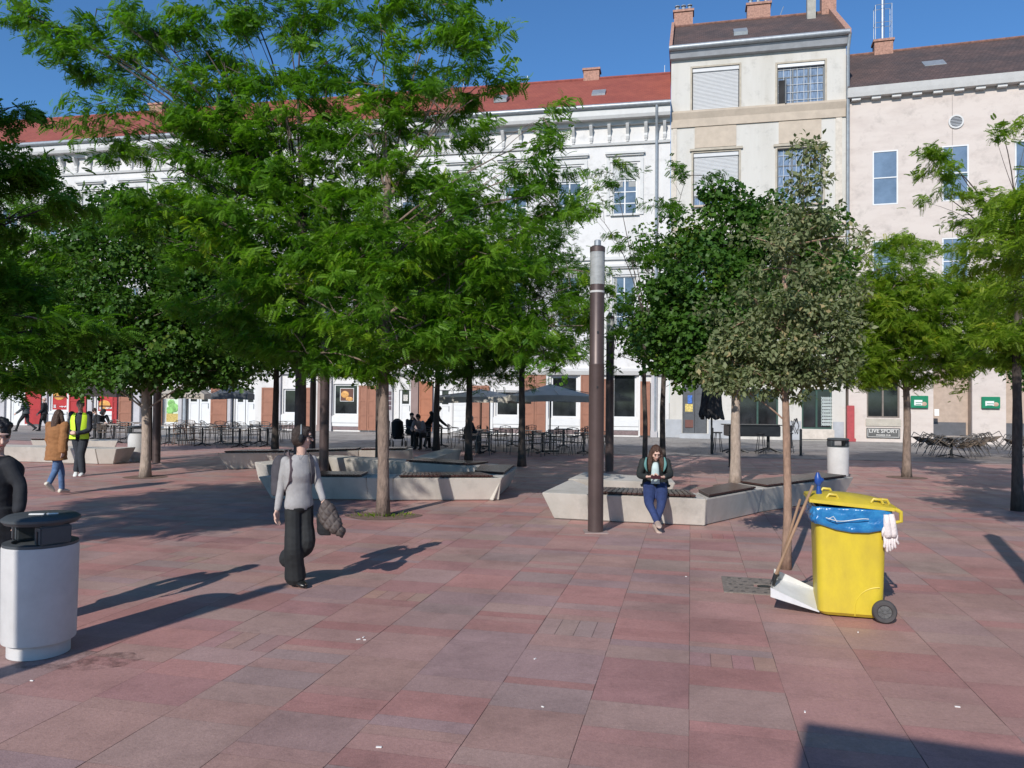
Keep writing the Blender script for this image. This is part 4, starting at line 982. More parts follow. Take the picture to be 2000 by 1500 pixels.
for k,(px,py,e) in enumerate(((1731,1005,0),(1741,1004,.012))):
    t = MB(); top = at3(px,py,by-.36); 
    t.tube([top,top-Vector((-.004,0,.06)),top-Vector((-.012,0,.17)),top-Vector((-.012,0,.20))],[.022,.032,.042,.032],10)
    for q in range(4):
        x = -.03+q*.021; ln = (.10,.14,.13,.09)[q]*(1 if k == 0 else .85)
        s0_ = top-Vector((-.014-x,0,.18)); t.tube([s0_, s0_-Vector((-.002+.004*q-.004,0,ln*.6)), s0_-Vector((.002-.005*q,0,ln)), s0_-Vector((.002-.005*q,0,ln+.012))],[.013,.0125,.011,.004],8)
    t.tube([top-Vector((.01,0,.09)),top-Vector((.035,.01,.15)),top-Vector((.038,.01,.19))],[.014,.012,.006],8)
    t.build('glove', gm, root, smooth='all')
# steel tree grate
root = empty('tree_grate', (0,0,0), 0, 'square perforated stone grate round the foot of the young tree', 'tree grate')
gc = G(1512,1148); ph = R(13.1); ux_ = Vector((math.cos(ph),-math.sin(ph),0)); uy_ = Vector((math.sin(ph),math.cos(ph),0))
GR = mat('grate_grit',(.20,.165,.14),.9,.25,30,bump=.4)
t = MB(); cc_ = gc
for (a0,a1,b0_,b1_) in ((-.52,.52,-.36,-.06),(-.52,.52,.06,.36),(-.52,-.2,-.06,.06),(.16,.52,-.06,.06)):
    t.prism([tuple((cc_+ux_*a+uy_*b_)[:2]) for a,b_ in ((a0+.002,b0_+.002),(a1-.002,b0_+.002),(a1-.002,b1_-.002),(a0+.002,b1_-.002))], .003, .012)
t.build('plate', GR, root)
t = MB(); rg = random.Random(2)
for i in range(9):
    for j in range(5):
        a = -.44+i*.11+(.05 if j%2 else 0); b_ = -.28+j*.14
        if abs(a) < .2 and abs(b_) < .12 or a > .5: continue
        t.obox(cc_+ux_*a+uy_*b_+Vector((0,0,.0127)),ux_*.017,uy_*.011,Vector((0,0,.0005)))
t.ell(cc_+ux_*-.1+Vector((0,0,.0125)),(.075,.05,.001),14,4)
t.build('hole', DKMETAL, root)

# ---------------------------------------------------------------- bollards
bo = empty('bollard'); t = MB(); t.lathe([(.045,.005),(.045,.90),(.05,.905),(.05,.93),(.02,.96)],12); t.build('post', DKMETAL, bo, smooth=True); t = MB(); t.lathe([(.07,.004),(.07,.02)],12); t.build('base', DKMETAL, bo)
spots_b = [(1391,887,'black bollard in front of the dark grey door, nearest the pale trunk'),(1426,912,'black bollard standing close to the left of the pale tree trunk'),(1545,876,'black bollard before the graffiti on the pier'),(1564,890,'black bollard right of the young tree trunk')]
for k,(px,py,lb) in enumerate(spots_b):
    p = G(px,py)
    if k == 0: bo.location = p; tag(bo,lb,'bollard','thin black bollards along the pavement'); first_b = bo
    else: place_copy(bo,p,0,lb)
for k,o_ in enumerate([bo]): pass

# ---------------------------------------------------------------- cafe furniture
ALU = mat('grey_tube',(.13,.12,.115),.4,.1,8,metal=.5)
WICK = mat('woven_seat',(.16,.12,.09),.7,.35,60)
def cafe_chair(m1, m2):
    r = empty('cafe_chair')
    t = MB(); t.obox((0,0,.45),(.21,0,0),(0,.20,0),(0,0,.012)); t.build('seat', m2, r, bevel=.02)
    t = MB(); pts = [(.22*math.sin(a), .20+.05*math.cos(a), 0) for a in [R(-80+20*k) for k in range(9)]]
    for z in (.58,.66,.74): t.tube([(x,y,z) for x,y,_ in pts],.012,5)
    for k in range(0,9,2): t.tube([(pts[k][0],pts[k][1],.50),(pts[k][0],pts[k][1],.82)],.007,4)
    t.build('backrest', m2, r)
    t = MB(); t.tube([(-.23,-.17,.66),(-.24,.1,.68),(-.21,.24,.80),(0,.27,.84),(.21,.24,.80),(.24,.1,.68),(.23,-.17,.66)],.013,6); t.build('armrest', m1, r)
    for sx_ in (-1,1):
        t = MB(); t.tube([(sx_*.23,-.18,.66),(sx_*.22,-.19,.45),(sx_*.23,-.24,.01)],.012,5); t.build('leg', m1, r)
        t = MB(); t.tube([(sx_*.21,.22,.80),(sx_*.20,.20,.45),(sx_*.22,.27,.01)],.012,5); t.build('leg', m1, r)
    return r
def cafe_table(m_top, wdt=.35):
    r = empty('cafe_table')
    t = MB(); t.box(-wdt,wdt,-wdt,wdt,.725,.75); t.build('table_top', m_top, r, bevel=.006)
    t = MB(); t.tube([(0,0,.05),(0,0,.724)],.035,8); t.build('column', DKMETAL, r)
    t = MB()
    for k in range(4): a = R(45+90*k); t.tube([(0,0,.12),(.15*math.cos(a),.15*math.sin(a),.06),(.33*math.cos(a),.33*math.sin(a),.015)],.02,6)
    t.build('base', DKMETAL, r)
    return r
TT = mat('pale_table_top',(.34,.29,.25),.5,.15,5); TD = mat('grey_table_top',(.20,.17,.16),.5,.15,5)
ch = cafe_chair(ALU, WICK); tb = cafe_table(TT); fc = [True, True]
ch2 = cafe_chair(mat('brown_tube',(.17,.10,.07),.5,.1,8), mat('tan_weave',(.24,.14,.09),.7,.3,60)); c2used = [False]
def put(kind, px, py, rz, lb, X=None):
    p = G(px,py) if X is None else X
    if kind == 'chair':
        if fc[0]: fc[0] = False; ch.location = p; ch.rotation_euler = (0,0,rz); o = tag(ch,lb,'chair')
        else: o = place_copy(ch,p,rz,lb)
    elif kind == 'tan':
        if not c2used[0]: c2used[0] = True; ch2.location = p; ch2.rotation_euler = (0,0,rz); o = tag(ch2,lb,'chair')
        else: o = place_copy(ch2,p,rz,lb)
    else:
        if fc[1]: fc[1] = False; tb.location = p; tb.rotation_euler = (0,0,rz); o = tag(tb,lb,'table')
        else: o = place_copy(tb,p,rz,lb)
    o['group'] = 'cafe chairs on the left terrace' if kind != 'table' and px < 700 else ('cafe tables on the left terrace' if px < 700 else ('cafe chairs on the middle terrace' if kind != 'table' else 'cafe tables on the middle terrace'))
    return o
rg = random.Random(11)
left_tabs = [(222,865),(250,858),(330,868),(378,862),(395,871),(432,866),(468,874),(485,868),(508,866),(522,873),(285,860)]
for k,(px,py) in enumerate(left_tabs): put('table',px,py,rg.uniform(-.1,.1),'small square cafe table on the left terrace among grey chairs')
left_ch = [(205,866,'c'),(240,866,'c'),(268,857,'c'),(300,864,'c'),(345,857,'c'),(352,869,'t'),(365,870,'t'),(386,868,'t'),(404,858,'c'),(415,868,'c'),(425,860,'c'),(440,872,'c'),(448,860,'c'),(458,864,'c'),(476,861,'c'),(495,872,'c'),(500,858,'c'),(515,861,'c'),(533,865,'c'),(548,860,'c'),(558,864,'c'),(318,858,'c'),(230,856,'c'),(375,856,'t'),(338,872,'c')]
for k,(px,py,c_) in enumerate(left_ch):
    put('tan' if c_ == 't' else 'chair', px, py, rg.choice([0,R(90),R(180),R(-90)])+rg.uniform(-.3,.3), 'tan woven cafe chair on the left terrace' if c_ == 't' else 'grey tubular cafe chair on the left terrace')
mid_tabs = [(862,873),(935,877),(955,884),(1040,880),(1060,886),(1140,886),(1000,872),(1100,874)]
for k,(px,py) in enumerate(mid_tabs): put('table',px,py,rg.uniform(-.1,.1),'small cafe table under the grey parasols, middle terrace')
mid_ch = [(868,868),(886,866),(896,876),(925,870),(945,889),(975,884),(985,872),(1005,888),(1020,873),(1028,885),(1048,892),(1072,890),(1078,873),(1090,884),(1108,888),(1118,876),(1126,890),(1135,872),(1150,878),(962,872),(1035,868),(1172,888),(1175,875)]
for k,(px,py) in enumerate(mid_ch): put('chair',px,py,rg.choice([0,R(90),R(180),R(-90)])+rg.uniform(-.3,.3),'grey tubular cafe chair on the middle terrace beneath the parasols')
# stacked, tilted chairs round a table on the right
def stack_set(px,py,label_t,label_c,n1,n2):
    c = G(px,py); o = place_copy(tb,c,.2,label_t); o['group'] = 'stored cafe tables on the right'; o.scale = (1.4,1.2,1)
    for side in (-1,1):
        for k in range(n1 if side < 0 else n2):
            cc = place_copy(ch,(c.x+side*(.55+.155*k),c.y-.2+rg.uniform(-.25,.25),.02+.02*k),0,label_c)
            cc.rotation_euler = (R(-34+rg.uniform(-9,9)),R(rg.uniform(-8,8)),R((90 if side > 0 else -90)+rg.uniform(-14,14))); cc.location.z += .12; cc['group'] = 'tipped chairs stored round the tables on the right'
stack_set(1858,893,'dark table in the midst of the tipped chairs on the right','grey tubular chair tipped up against the stored table on the right',6,8)
stack_set(2010,896,'dark table with stored chairs at the right edge','grey tubular chair tipped up at the right edge of the photo',4,2)
# dark picnic style tall table under the trees
root = empty('high_table', G(1468,884), 0, 'black high table with spreading feet under the trees before the tall house', 'high table'); t = MB()
t.box(-.95,.95,-.4,.4,.62,1.02); t.build('table_box', DKMETAL, root, bevel=.02); t = MB(); t.box(-1.05,1.0,-.45,.45,1.025,1.06); t.build('table_top', DKMETAL, root, bevel=.01)
for x in (-.62,.62):
    t = MB(); t.tube([(x,0,.08),(x,0,.62)],.06,8)
    for s_ in (-1,1):
        for y in (-.3,.3): t.tube([(x,0,.2),(x+s_*.22,y*.6,.10),(x+s_*.42,y,.02)],.028,6)
    t.build('leg', DKMETAL, root)
for k,x in enumerate((-1.3,1.35,.1)):
    st_ = empty('bar_stool', root.location+Vector((x,-.1 if k < 2 else -.75,0)), 0, ('black bar stool at the left end of the black high table','black bar stool at the right end of the black high table','black bar stool before the black high table')[k],'stool','stools at the high table')
    t = MB(); t.lathe([(.15,.72),(.17,.74),(.17,.76),(.1,.77)],14); t.build('seat', DKMETAL, st_)
    for q in range(4): a = R(45+90*q); t = MB(); t.tube([(.1*math.cos(a),.1*math.sin(a),.72),(.2*math.cos(a),.2*math.sin(a),.01)],.014,5); t.build('leg', DKMETAL, st_)

# ---------------------------------------------------------------- parasols
def parasol(px, py_top, py_edge, half_px, Y, m, label, name='parasol', grp='open cafe parasols'):
    top = Q(px,py_top,Y); ed = Q(px,py_edge,Y); hw = half_px/F*Y
    r = empty(name,(top.x,Y,0),R(8),label,'parasol',grp)
    t = MB(); t.tube([(0,0,.02),(0,0,top.z)],.03,8); t.build('pole', DKMETAL, r)
    t = MB(); n = 8; vs = [(0,0,top.z)]; 
    for ring_,(f,zf) in enumerate(((.5,.55),(1,1))):
        for k in range(n*4):
            a = 2*math.pi*k/(n*4); sq = 1/max(abs(math.cos(a)),abs(math.sin(a))); sag = .06*(math.sin(2*a)**2)*f
            vs.append((hw*f*sq*math.cos(a), hw*f*sq*math.sin(a), top.z-(top.z-ed.z)*zf-.04*(1-abs(math.cos(2*a)))*f))
    N = n*4
    for k in range(N): vs.append((vs[1+N+k][0],vs[1+N+k][1],vs[1+N+k][2]-.22))
    fs = [(0,1+k,1+(k+1)%N) for k in range(N)]+[(1+k,1+N+k,1+N+(k+1)%N,1+(k+1)%N) for k in range(N)]+[(1+N+k,1+2*N+k,1+2*N+(k+1)%N,1+N+(k+1)%N) for k in range(N)]
    t.add(vs,fs); t.build('canopy', m, r, fix=False)
    t = MB()
    for k in range(8): a = R(45*k); sq = 1/max(abs(math.cos(a)),abs(math.sin(a))); t.tube([(0,0,top.z-.05),(hw*sq*math.cos(a)*.98,hw*sq*math.sin(a)*.98,ed.z+.02)],.012,4)
    t.build('rib', ALU, r)
    t = MB(); t.box(-.3,.3,-.3,.3,.007,.06); t.build('base', DKMETAL, r)
    return r, ed.z, hw
PGREY = mat('grey_parasol_cloth',(.50,.47,.41),.85,.1,3); PSAND = mat('sand_parasol_cloth',(.42,.37,.31),.85,.08,3)
pr, ez, hw = parasol(366,746,768,42,33.0,PSAND,'pale sand parasol with lettered edge on the left terrace')
LETT = mat('dark_lettering',(.03,.03,.03),.6); text_mesh('parasol_lettering','STARBUCKS',.25,LETT,pr,(-.0,-hw-.02,ez-.12),sx=1.15)
parasol(456,746,768,34,31.0,mat('dark_parasol_cloth',(.10,.11,.125),.8,.1,3),'dark grey parasol above the tables on the left terrace')
parasol(200,742,764,40,33.5,mat('brown_parasol_cloth',(.04,.03,.03),.8,.1,3),'dark brown parasol before the red burger posters')
parasol(1075,750,772,78,28.5,PGREY,'grey square parasol right of the bare dark trunk on the middle terrace')
parasol(940,760,775,85,31.0,mat('light_grey_parasol_cloth',(.55,.52,.46),.85,.1,3),'lighter grey parasol behind the middle trees')
r = empty('closed_parasol', (Q(1390,800,28).x,28.0,0),0,'closed dark umbrella hanging ragged on its pole before the grey door','parasol')
t = MB(); t.tube([(0,0,.02),(0,0,3.3)],.035,8); t.build('pole', DKMETAL, r)
t = MB(); vs = []; N = 48
for j,(z,rad) in enumerate(((3.3,.05),(2.8,.22),(2.2,.30),(1.75,.34),(1.45,.40))):
    for k in range(N):
        a = 2*math.pi*k/N; rr = rad*(1+.22*math.sin(9*a+j*.3)); dz = -.22*abs(math.sin(4*a+1))*(j/4) if j > 2 else 0
        vs.append((rr*math.cos(a),rr*math.sin(a)*.6,z+dz))
t.add(vs,[(j*N+k,j*N+(k+1)%N,(j+1)*N+(k+1)%N,(j+1)*N+k) for j in range(4) for k in range(N)]); t.build('canopy', mat('faded_black_cloth',(.045,.04,.038),.9,.3,8), r, smooth='all', fix=False)
# pushchair among the seated people
root = empty('pushchair', G(776,872), R(20), 'black pushchair beside the seated people in the shade', 'pushchair')
t = MB(); t.tube([(0,.05,.35),(0,.0,.6),(0,.08,.95),(0,.12,1.08)],[.20,.25,.24,.10],12); t.build('hood', BLACKC, root, smooth=True)
t = MB(); t.box(-.2,.2,-.3,.1,.30,.42); t.build('seat', BLACKC, root, bevel=.03)
for x in (-.25,.25):
    t = MB(); t.tube([(x,-.35,.12),(x,.15,.6),(x,.35,1.0)],.014,5); t.tube([(x,.3,.12),(x,-.1,.5)],.014,5); t.build('frame', DKMETAL, root)
    for y in (-.35,.3):
        t = MB(); t.lathe([(.12,-.02),(.12,.02)],16); w_ = t.build('wheel', DKMETAL, root); w_.rotation_euler = (0,R(90),0); w_.location = (x,y,.125)
# ---------------------------------------------------------------- trees
def frond_template(pairs, length, lw, ll, droop):
    V = []; F_ = []
    for i in range(pairs):
        u = (i+1)/(pairs+.6); y = length*u; z = -droop*length*u*u
        sc = (1-.55*abs(u-.45)); L_ = ll*sc; W = lw
        for s in (-1,1):
            b = len(V); V += [(0,y-W*.5,z),(s*L_*.55,y+W*.1-W*.6,z-.004),(s*L_,y+W*.45,z-L_*.22),(s*L_*.5,y+W*.75,z-.002)]
            F_.append((b,b+1,b+2,b+3))
    b = len(V); V += [(-.002,0,0),(.002,0,0),(0,length*1.03,-droop*length)]; F_.append((b,b+1,b+2))
    return np.array(V), F_
def leaf_template(w_, l_):
    V = [(0,0,0),(-w_*.5,l_*.45,.12*w_),(0,l_,-.08*l_),(w_*.5,l_*.45,.12*w_)]
    return np.array(V), [(0,3,2,1)]
def lobed_template(w_, l_):
    V = [(0,0,0),(w_*.5,l_*.25,.1*w_),(w_*.28,l_*.5,.05*w_),(w_*.42,l_*.85,0),(0,l_*1.0,-.1*l_),(-w_*.42,l_*.85,0),(-w_*.28,l_*.5,.05*w_),(-w_*.5,l_*.25,.1*w_)]
    return np.array(V), [(0,1,2,3,4),(0,4,5,6,7)]
def scatter(name, tmpl, pos, dirs, ups, scales, var, m, parent, origin):
    V, F_ = tmpl; N = len(pos); nv = len(V)
    d = dirs/np.linalg.norm(dirs,axis=1,keepdims=True); s = np.cross(d,ups); s /= np.maximum(np.linalg.norm(s,axis=1,keepdims=True),1e-6); u = np.cross(s,d)
    P = pos[:,None,:] + scales[:,None,None]*(V[None,:,0:1]*s[:,None,:]+V[None,:,1:2]*d[:,None,:]+V[None,:,2:3]*u[:,None,:]) - np.array(origin)[None,None,:]
    P = P.reshape(-1,3)
    sizes = [len(f) for f in F_]; flat = np.array([i for f in F_ for i in f])
    loops = (flat[None,:]+nv*np.arange(N)[:,None]).ravel()
    starts1 = np.concatenate([[0],np.cumsum(sizes)[:-1]]); tot = sum(sizes)
    starts = (starts1[None,:]+tot*np.arange(N)[:,None]).ravel()
    me = bpy.data.meshes.new(name); me.vertices.add(len(P)); me.vertices.foreach_set('co', P.astype(np.float32).ravel())
    me.loops.add(len(loops)); me.loops.foreach_set('vertex_index', loops.astype(np.int32))
    me.polygons.add(len(starts)); me.polygons.foreach_set('loop_start', starts.astype(np.int32))
    me.update(calc_edges=True)
    at = me.attributes.new('leafvar','FLOAT','POINT'); at.data.foreach_set('value', np.repeat(var,nv).astype(np.float32))
    me.materials.append(m); o = bpy.data.objects.new(name, me); col.objects.link(o); o.parent = parent; return o

def curve_pts(a, b, n, rnd_, wob, rise=.25):
    a, b = Vector(a), Vector(b); L_ = (b-a).length; pts = []
    mid = a.lerp(b,.5)+Vector((0,0,L_*rise*.3))+Vector((rnd_.uniform(-1,1),rnd_.uniform(-1,1),rnd_.uniform(-1,1)))*wob*L_
    for i in range(n+1):
        t = i/n; pts.append(a*(1-t)**2+mid*2*t*(1-t)+b*t*t)
    return pts
BARK = mat('grey_brown_bark', (.20,.145,.115), .95, .3, 14, bump=.8, bscale=45, stretch=(1,1,.4))
BARKL = mat('pale_bark', (.33,.26,.21), .95, .25, 14, bump=.6, bscale=40, stretch=(1,1,.4))
BARKD = mat('shaded_bark', (.075,.058,.050), .95, .3, 14, bump=.8, bscale=45, stretch=(1,1,.4))  # shade on the trunks is put into this darker bark colour
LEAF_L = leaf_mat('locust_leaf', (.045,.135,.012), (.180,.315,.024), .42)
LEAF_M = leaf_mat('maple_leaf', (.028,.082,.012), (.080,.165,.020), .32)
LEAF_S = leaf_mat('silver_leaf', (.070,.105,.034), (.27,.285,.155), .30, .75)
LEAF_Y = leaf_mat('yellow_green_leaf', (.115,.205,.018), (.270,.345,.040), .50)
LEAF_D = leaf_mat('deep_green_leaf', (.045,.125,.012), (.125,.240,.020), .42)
FRT = frond_template(7, .155, .021, .050, .45)
FRB = frond_template(11, .24, .018, .055, .35)
LT = leaf_template(.050,.085)
LB = lobed_template(.105,.10)
DETAIL = 1.0
def tree(px, py, blobs, label, style, lm, trunk_r, trunk_top, dens=1.0, bark=None, seed=1, base=None, clump_r=.38, lean=0.0, stub=None, cat='tree', limbs=True, shell=.45, group='trees planted on the plaza', name='tree', lscale=1.0):
    rg = np.random.RandomState(seed); rp = random.Random(seed)
    p0 = G(px,py) if base is None else Vector(base); Y = p0.y
    root = empty(name, p0, 0, label, cat, group); o = Vector(p0)
    # trunk
    th = trunk_top; tb = MB(); n = 12; pts = []; rad = []
    for i in range(n+1):
        t = i/n; pts.append((lean*t+.035*noise.noise(Vector((seed*3.1,t*3,0)))*t*3, .03*noise.noise(Vector((0,seed*2.3,t*3))), th*t))
        rad.append(trunk_r*(1.28-.28*min(1,t*9)) * (1-.42*t) * (1+.10*noise.noise(Vector((seed,5,t*11)))))
    if stub:
        for (h,s_) in stub:
            i = min(range(n+1), key=lambda k: abs(pts[k][2]-h)); rad[i] *= s_
    tb.tube(pts, rad, 12); trunk = tb.build('trunk', bark or BARK, root, smooth='all')
    top = Vector(pts[-1])
    clumps = []; tw = MB()
    for (bx,by,bw,bh,*ex) in blobs:
        wgt = ex[0] if ex else 1.0; dy = ex[1] if len(ex) > 1 else 0.0
        c = Q(bx,by,Y+dy)-o; rx = bw/F*(Y+dy); rz = bh/F*(Y+dy); ry = min(rx,max(rz,rx*.75))*.95 if rx > rz*.5 else rx
        if len(ex) > 2: ry = ex[2]
        vol = rx*ry*rz; nc = max(3,int(wgt*dens*30*vol**.72/ (clump_r/.38)**2))
        # limb from trunk to the blob
        hz = min(th*.98, max(th*.42, c.z-.55*math.hypot(c.x,c.y)))
        f = hz/th; a = Vector(pts[int(f*n)])
        cen = c-Vector((0,0,rz*.35)) if rz > rx*.8 else c
        lp_ = curve_pts(a, cen, 6, rp, .07, .5); r_b = trunk_r*.40*min(1.0,.5+vol*.12)
        if limbs: tw.tube(lp_, [r_b*(1-.68*i/6) for i in range(7)], 7)
        sub = []
        for k in range(max(2,nc//14)):        # secondary branches
            d = Vector(rg.normal(size=3)); d.normalize(); e = c+Vector((d.x*rx,d.y*ry,abs(d.z)*rz if rg.rand() < .75 else d.z*rz))*rg.uniform(.5,.85)
            st = lp_[rp.choice((3,4,5,6))]; q = curve_pts(st, e, 4, rp, .06, .3)
            if limbs: tw.tube(q, [r_b*.36*(1-.7*i/4) for i in range(5)], 5)
            sub += q[1:]
        sub += lp_[3:]
        for k in range(nc):
            d = rg.normal(size=3); d /= np.linalg.norm(d); rr = (shell+(1-shell)*rg.rand()**.7)*(1.24 if rg.rand() < .09 else 1.0)
            e = c+Vector((d[0]*rx*rr, d[1]*ry*rr, d[2]*rz*rr))
            clumps.append((e, Vector((d[0],d[1],d[2]))))
            st = min(rp.sample(sub,min(len(sub),6)), key=lambda v: (v-e).length)
            if limbs and k % 2 == 0:
                q = curve_pts(st, e, 3, rp, .07, .2); tw.tube(q, [.012,.009,.007,.004], 4, cap=False)
    if tw.v: tw.build('branches', bark or BARK, trunk)
    pos = []; dirs = []; ups = []; sc = []; var = []
    for (e,d) in clumps:
        cv = rg.rand()
        if style == 'locust':
            nf = int(rg.randint(52,84)*DETAIL); cr_ = clump_r*rg.uniform(.7,1.3)
            ax = Vector((d.x+rg.normal()*.5, d.y+rg.normal()*.5, rg.normal()*.25+.15)).normalized()
            ax_n = np.array(ax)
            # shoot: fronds set along a short axis, spreading sideways and drooping
            t = rg.rand(nf)*2-1; base_ = np.array(e)[None,:]+ax_n[None,:]*(t*cr_)[:,None]+rg.normal(size=(nf,3))*np.array([.25,.25,.14])*cr_
            side = np.cross(ax_n,[0,0,1.0]); side /= max(np.linalg.norm(side),1e-6)
            dd = ax_n[None,:]*rg.uniform(.1,.9,(nf,1))+side[None,:]*rg.choice([-1,1],(nf,1))*rg.uniform(.3,1.0,(nf,1))+np.array([0,0,1])[None,:]*rg.normal(-.22,.42,(nf,1))
            uu = np.tile([0,0,1.0],(nf,1))+rg.normal(size=(nf,3))*.5
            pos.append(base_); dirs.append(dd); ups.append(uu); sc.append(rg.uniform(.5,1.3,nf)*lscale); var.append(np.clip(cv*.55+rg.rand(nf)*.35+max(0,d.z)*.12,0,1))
        else:
            nf = int(rg.randint(80,120)*DETAIL); cr_ = clump_r*rg.uniform(.75,1.25)
            q = rg.normal(size=(nf,3)); q /= np.linalg.norm(q,axis=1,keepdims=True); rr = rg.rand(nf,1)**.4
            base_ = np.array(e)[None,:]+q*rr*np.array([1,1,.72])*cr_
            dd = q*.7+np.array([0,0,-.25])+rg.normal(size=(nf,3))*.6
            uu = q*.8+np.array([0,0,.8])+rg.normal(size=(nf,3))*.45
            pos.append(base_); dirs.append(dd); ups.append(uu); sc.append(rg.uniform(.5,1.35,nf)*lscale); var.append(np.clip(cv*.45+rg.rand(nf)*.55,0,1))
    if pos:
        tmpl = {'locust':FRT,'locust_big':FRB,'maple':LB,'leaf':LT}[style]
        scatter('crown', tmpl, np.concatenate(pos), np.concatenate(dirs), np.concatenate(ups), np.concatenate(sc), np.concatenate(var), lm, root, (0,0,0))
    return root

# nearest honey locust, right of the walking woman
tree(748,1008,[(740,600,200,120,1.0),(900,570,150,130,.9),(1060,680,95,48,1.3),(600,690,110,45,1.3),(830,695,90,50,1.2),(700,730,80,25,1.2),(800,430,170,130,1.0),(850,230,110,110,.8),(890,90,80,80,.75),(930,140,60,90,.6),
   (740,130,90,120,.8),(680,470,110,80,1),(960,470,110,90,.9),(1030,360,80,70,.9),(1075,240,28,70,1.3),(1110,420,70,40,.9),(740,300,120,90,.9),(620,400,80,60,.9),(965,165,28,30,.8),(860,10,90,60,.9),(740,0,110,60,.8),(1000,600,90,80,.9),(560,560,90,50,1.0),(1115,540,55,60,.7),(1080,320,60,50,.8),(1140,620,45,45,.7)],
   'tall feathery honey locust with knobbly trunk standing in front of the middle bench','locust',LEAF_L,.098,5.6,1.05,BARK,3,stub=[(1.4,1.12)])
# second big locust, hidden trunk behind the woman
tree(584,996,[(480,560,170,110,1),(520,420,170,110,1),(330,380,110,70,.9),(430,290,130,80,.95),(560,230,130,100,.85),(640,90,100,90,.75),(470,110,90,100,.75),(330,170,90,60,.9),(230,210,60,30,1.0),(300,60,100,36,1.3),(215,30,60,30,1.5),(95,58,60,18,2.2),(180,130,75,22,1.8),(35,22,45,16,2.2),(250,110,60,24,1.6),(250,290,70,24,1.4),
   (390,60,60,60,.7),(560,40,60,50,.7),(220,250,80,20,1.0),(640,560,90,70,.9),(330,470,90,60,.8),(540,660,100,60,.9),(640,330,80,80,.8),(150,85,30,14,1.2),(600,-20,110,60,.8),(480,0,90,60,.8),(420,220,110,80,.9),(560,330,120,90,.9)],
   'wide spreading honey locust whose trunk stands just behind the walking woman','locust',LEAF_L,.115,5.2,1.0,BARKD,7)
# maple with pale trunk on the left
tree(284,932,[(270,560,150,150,1.1),(160,630,110,100,1.1),(390,630,120,110,1.1),(270,690,160,60,1.1),(250,440,90,70,1.0),(400,700,80,45,1.1),(120,715,70,40,1.1),(380,480,100,80,.9),(210,738,150,26,1.2),(400,735,90,24,1.1)],
   'dense dark green tree with slim pale trunk left of the shade lamp','maple',LEAF_M,.115,3.8,1.25,BARKL,11,clump_r=.42)
# trees behind the middle
tree(537,886,[(540,600,120,130,1.0),(470,690,80,55,1.0),(610,690,70,55,1)], 'thin dark tree behind the left bench, first bare trunk right of the left terrace','maple',LEAF_M,.12,5.0,1.28,BARKD,13,clump_r=.55)
tree(852,880,[(850,620,120,110,1.0),(850,700,90,45,1)], 'thin dark tree right of the bending person','maple',LEAF_M,.12,5.0,1.28,BARKD,17,clump_r=.55)
tree(915,908,[(920,600,150,120,1.0),(930,500,110,80,1.0),(930,700,110,45,1.1)], 'dark tree with trunk before the seated man, rising from the bench ring','locust',LEAF_D,.11,4.6,1.76,BARKD,19,clump_r=.5)
tree(1019,911,[(1040,560,110,110,1.0),(1000,660,110,70,1.0),(1090,660,50,60,.9),(1040,460,70,60,.8),(1130,530,40,60,.5)], 'dark straight tree between the bench ring and the nearest lamp','locust',LEAF_D,.11,4.0,1.76,BARKD,23,clump_r=.5)
tree(120,925,[(60,560,110,120,1.0),(30,690,90,60,1.0),(150,560,80,100,.9)], 'shaded tree on the far left behind the man in the yellow vest','maple',LEAF_M,.10,4.5,1.12,BARKD,29,base=(-16.8,23.0,0),clump_r=.5)
tree(690,890,[(700,600,130,120,1.0),(680,700,110,45,1.0),(590,650,80,70,1.0)], 'dense dark tree straight behind the nearest locust trunk','maple',LEAF_M,.09,5.0,1.12,BARKD,31,base=(-4.06,24.0,0),clump_r=.5)
tree(760,900,[(770,500,150,110,1.3),(880,400,120,90,1.0),(660,480,100,90,1.1),(770,640,160,60,1.2)], 'leafy locust filling the gap between the two nearest crowns','locust',LEAF_D,.11,5.4,1.3,BARKD,83,base=(-3.3,19.3,0),clump_r=.5)
tree(400,900,[(400,500,130,120,1.3),(470,380,100,70,1.1),(320,440,90,80,1.1),(420,640,120,60,1.2)], 'leafy locust crown above and behind the pale slim trunk on the left','locust',LEAF_D,.11,5.4,1.3,BARKD,89,base=(-10.95,23.2,0),clump_r=.5)
tree(400,900,[(120,470,120,90,1.1),(60,380,90,50,1.0),(60,600,120,90,1.2)], 'shaded locust filling the left edge above the brown coat','locust',LEAF_D,.11,5.0,1.3,BARKD,97,base=(-13.5,18.5,0),clump_r=.45)
# maples and young trees on the right
tree(1294,905,[(1310,640,65,100,1.0),(1260,650,35,70,.9),(1330,480,80,70,.6),(1210,620,35,40,.7)], 'dark tree with thin trunk directly behind the seated woman','maple',LEAF_M,.095,4.4,1.6,BARKD,37,clump_r=.5)
tree(1436,950,[(1390,590,130,140,1.25),(1330,650,85,90,1.25),(1420,460,90,70,1.1),(1470,640,110,110,1.1),(1540,520,120,110,1.0),(1400,370,26,40,1.0),(1620,480,60,70,.6),(1500,400,50,40,.8),(1375,725,90,38,1.2)],
   'dense dark green tree with pale lower trunk behind the concrete bench','maple',LEAF_M,.125,4.0,1.3,BARKL,41,clump_r=.38)
tree(1300,890,[(1190,590,45,60,.5),(1230,470,40,30,.5),(1200,340,60,22,.6),(1290,400,30,30,.6),(1340,345,50,16,.8),(1160,400,40,40,.5),(1250,520,30,50,.4),(1200,680,40,40,.7)], 'sparse feathery tree reaching over the white facade beside the pipe','locust',LEAF_D,.07,4.2,1.0,BARKD,43,base=(3.4,19.6,0),clump_r=.35)
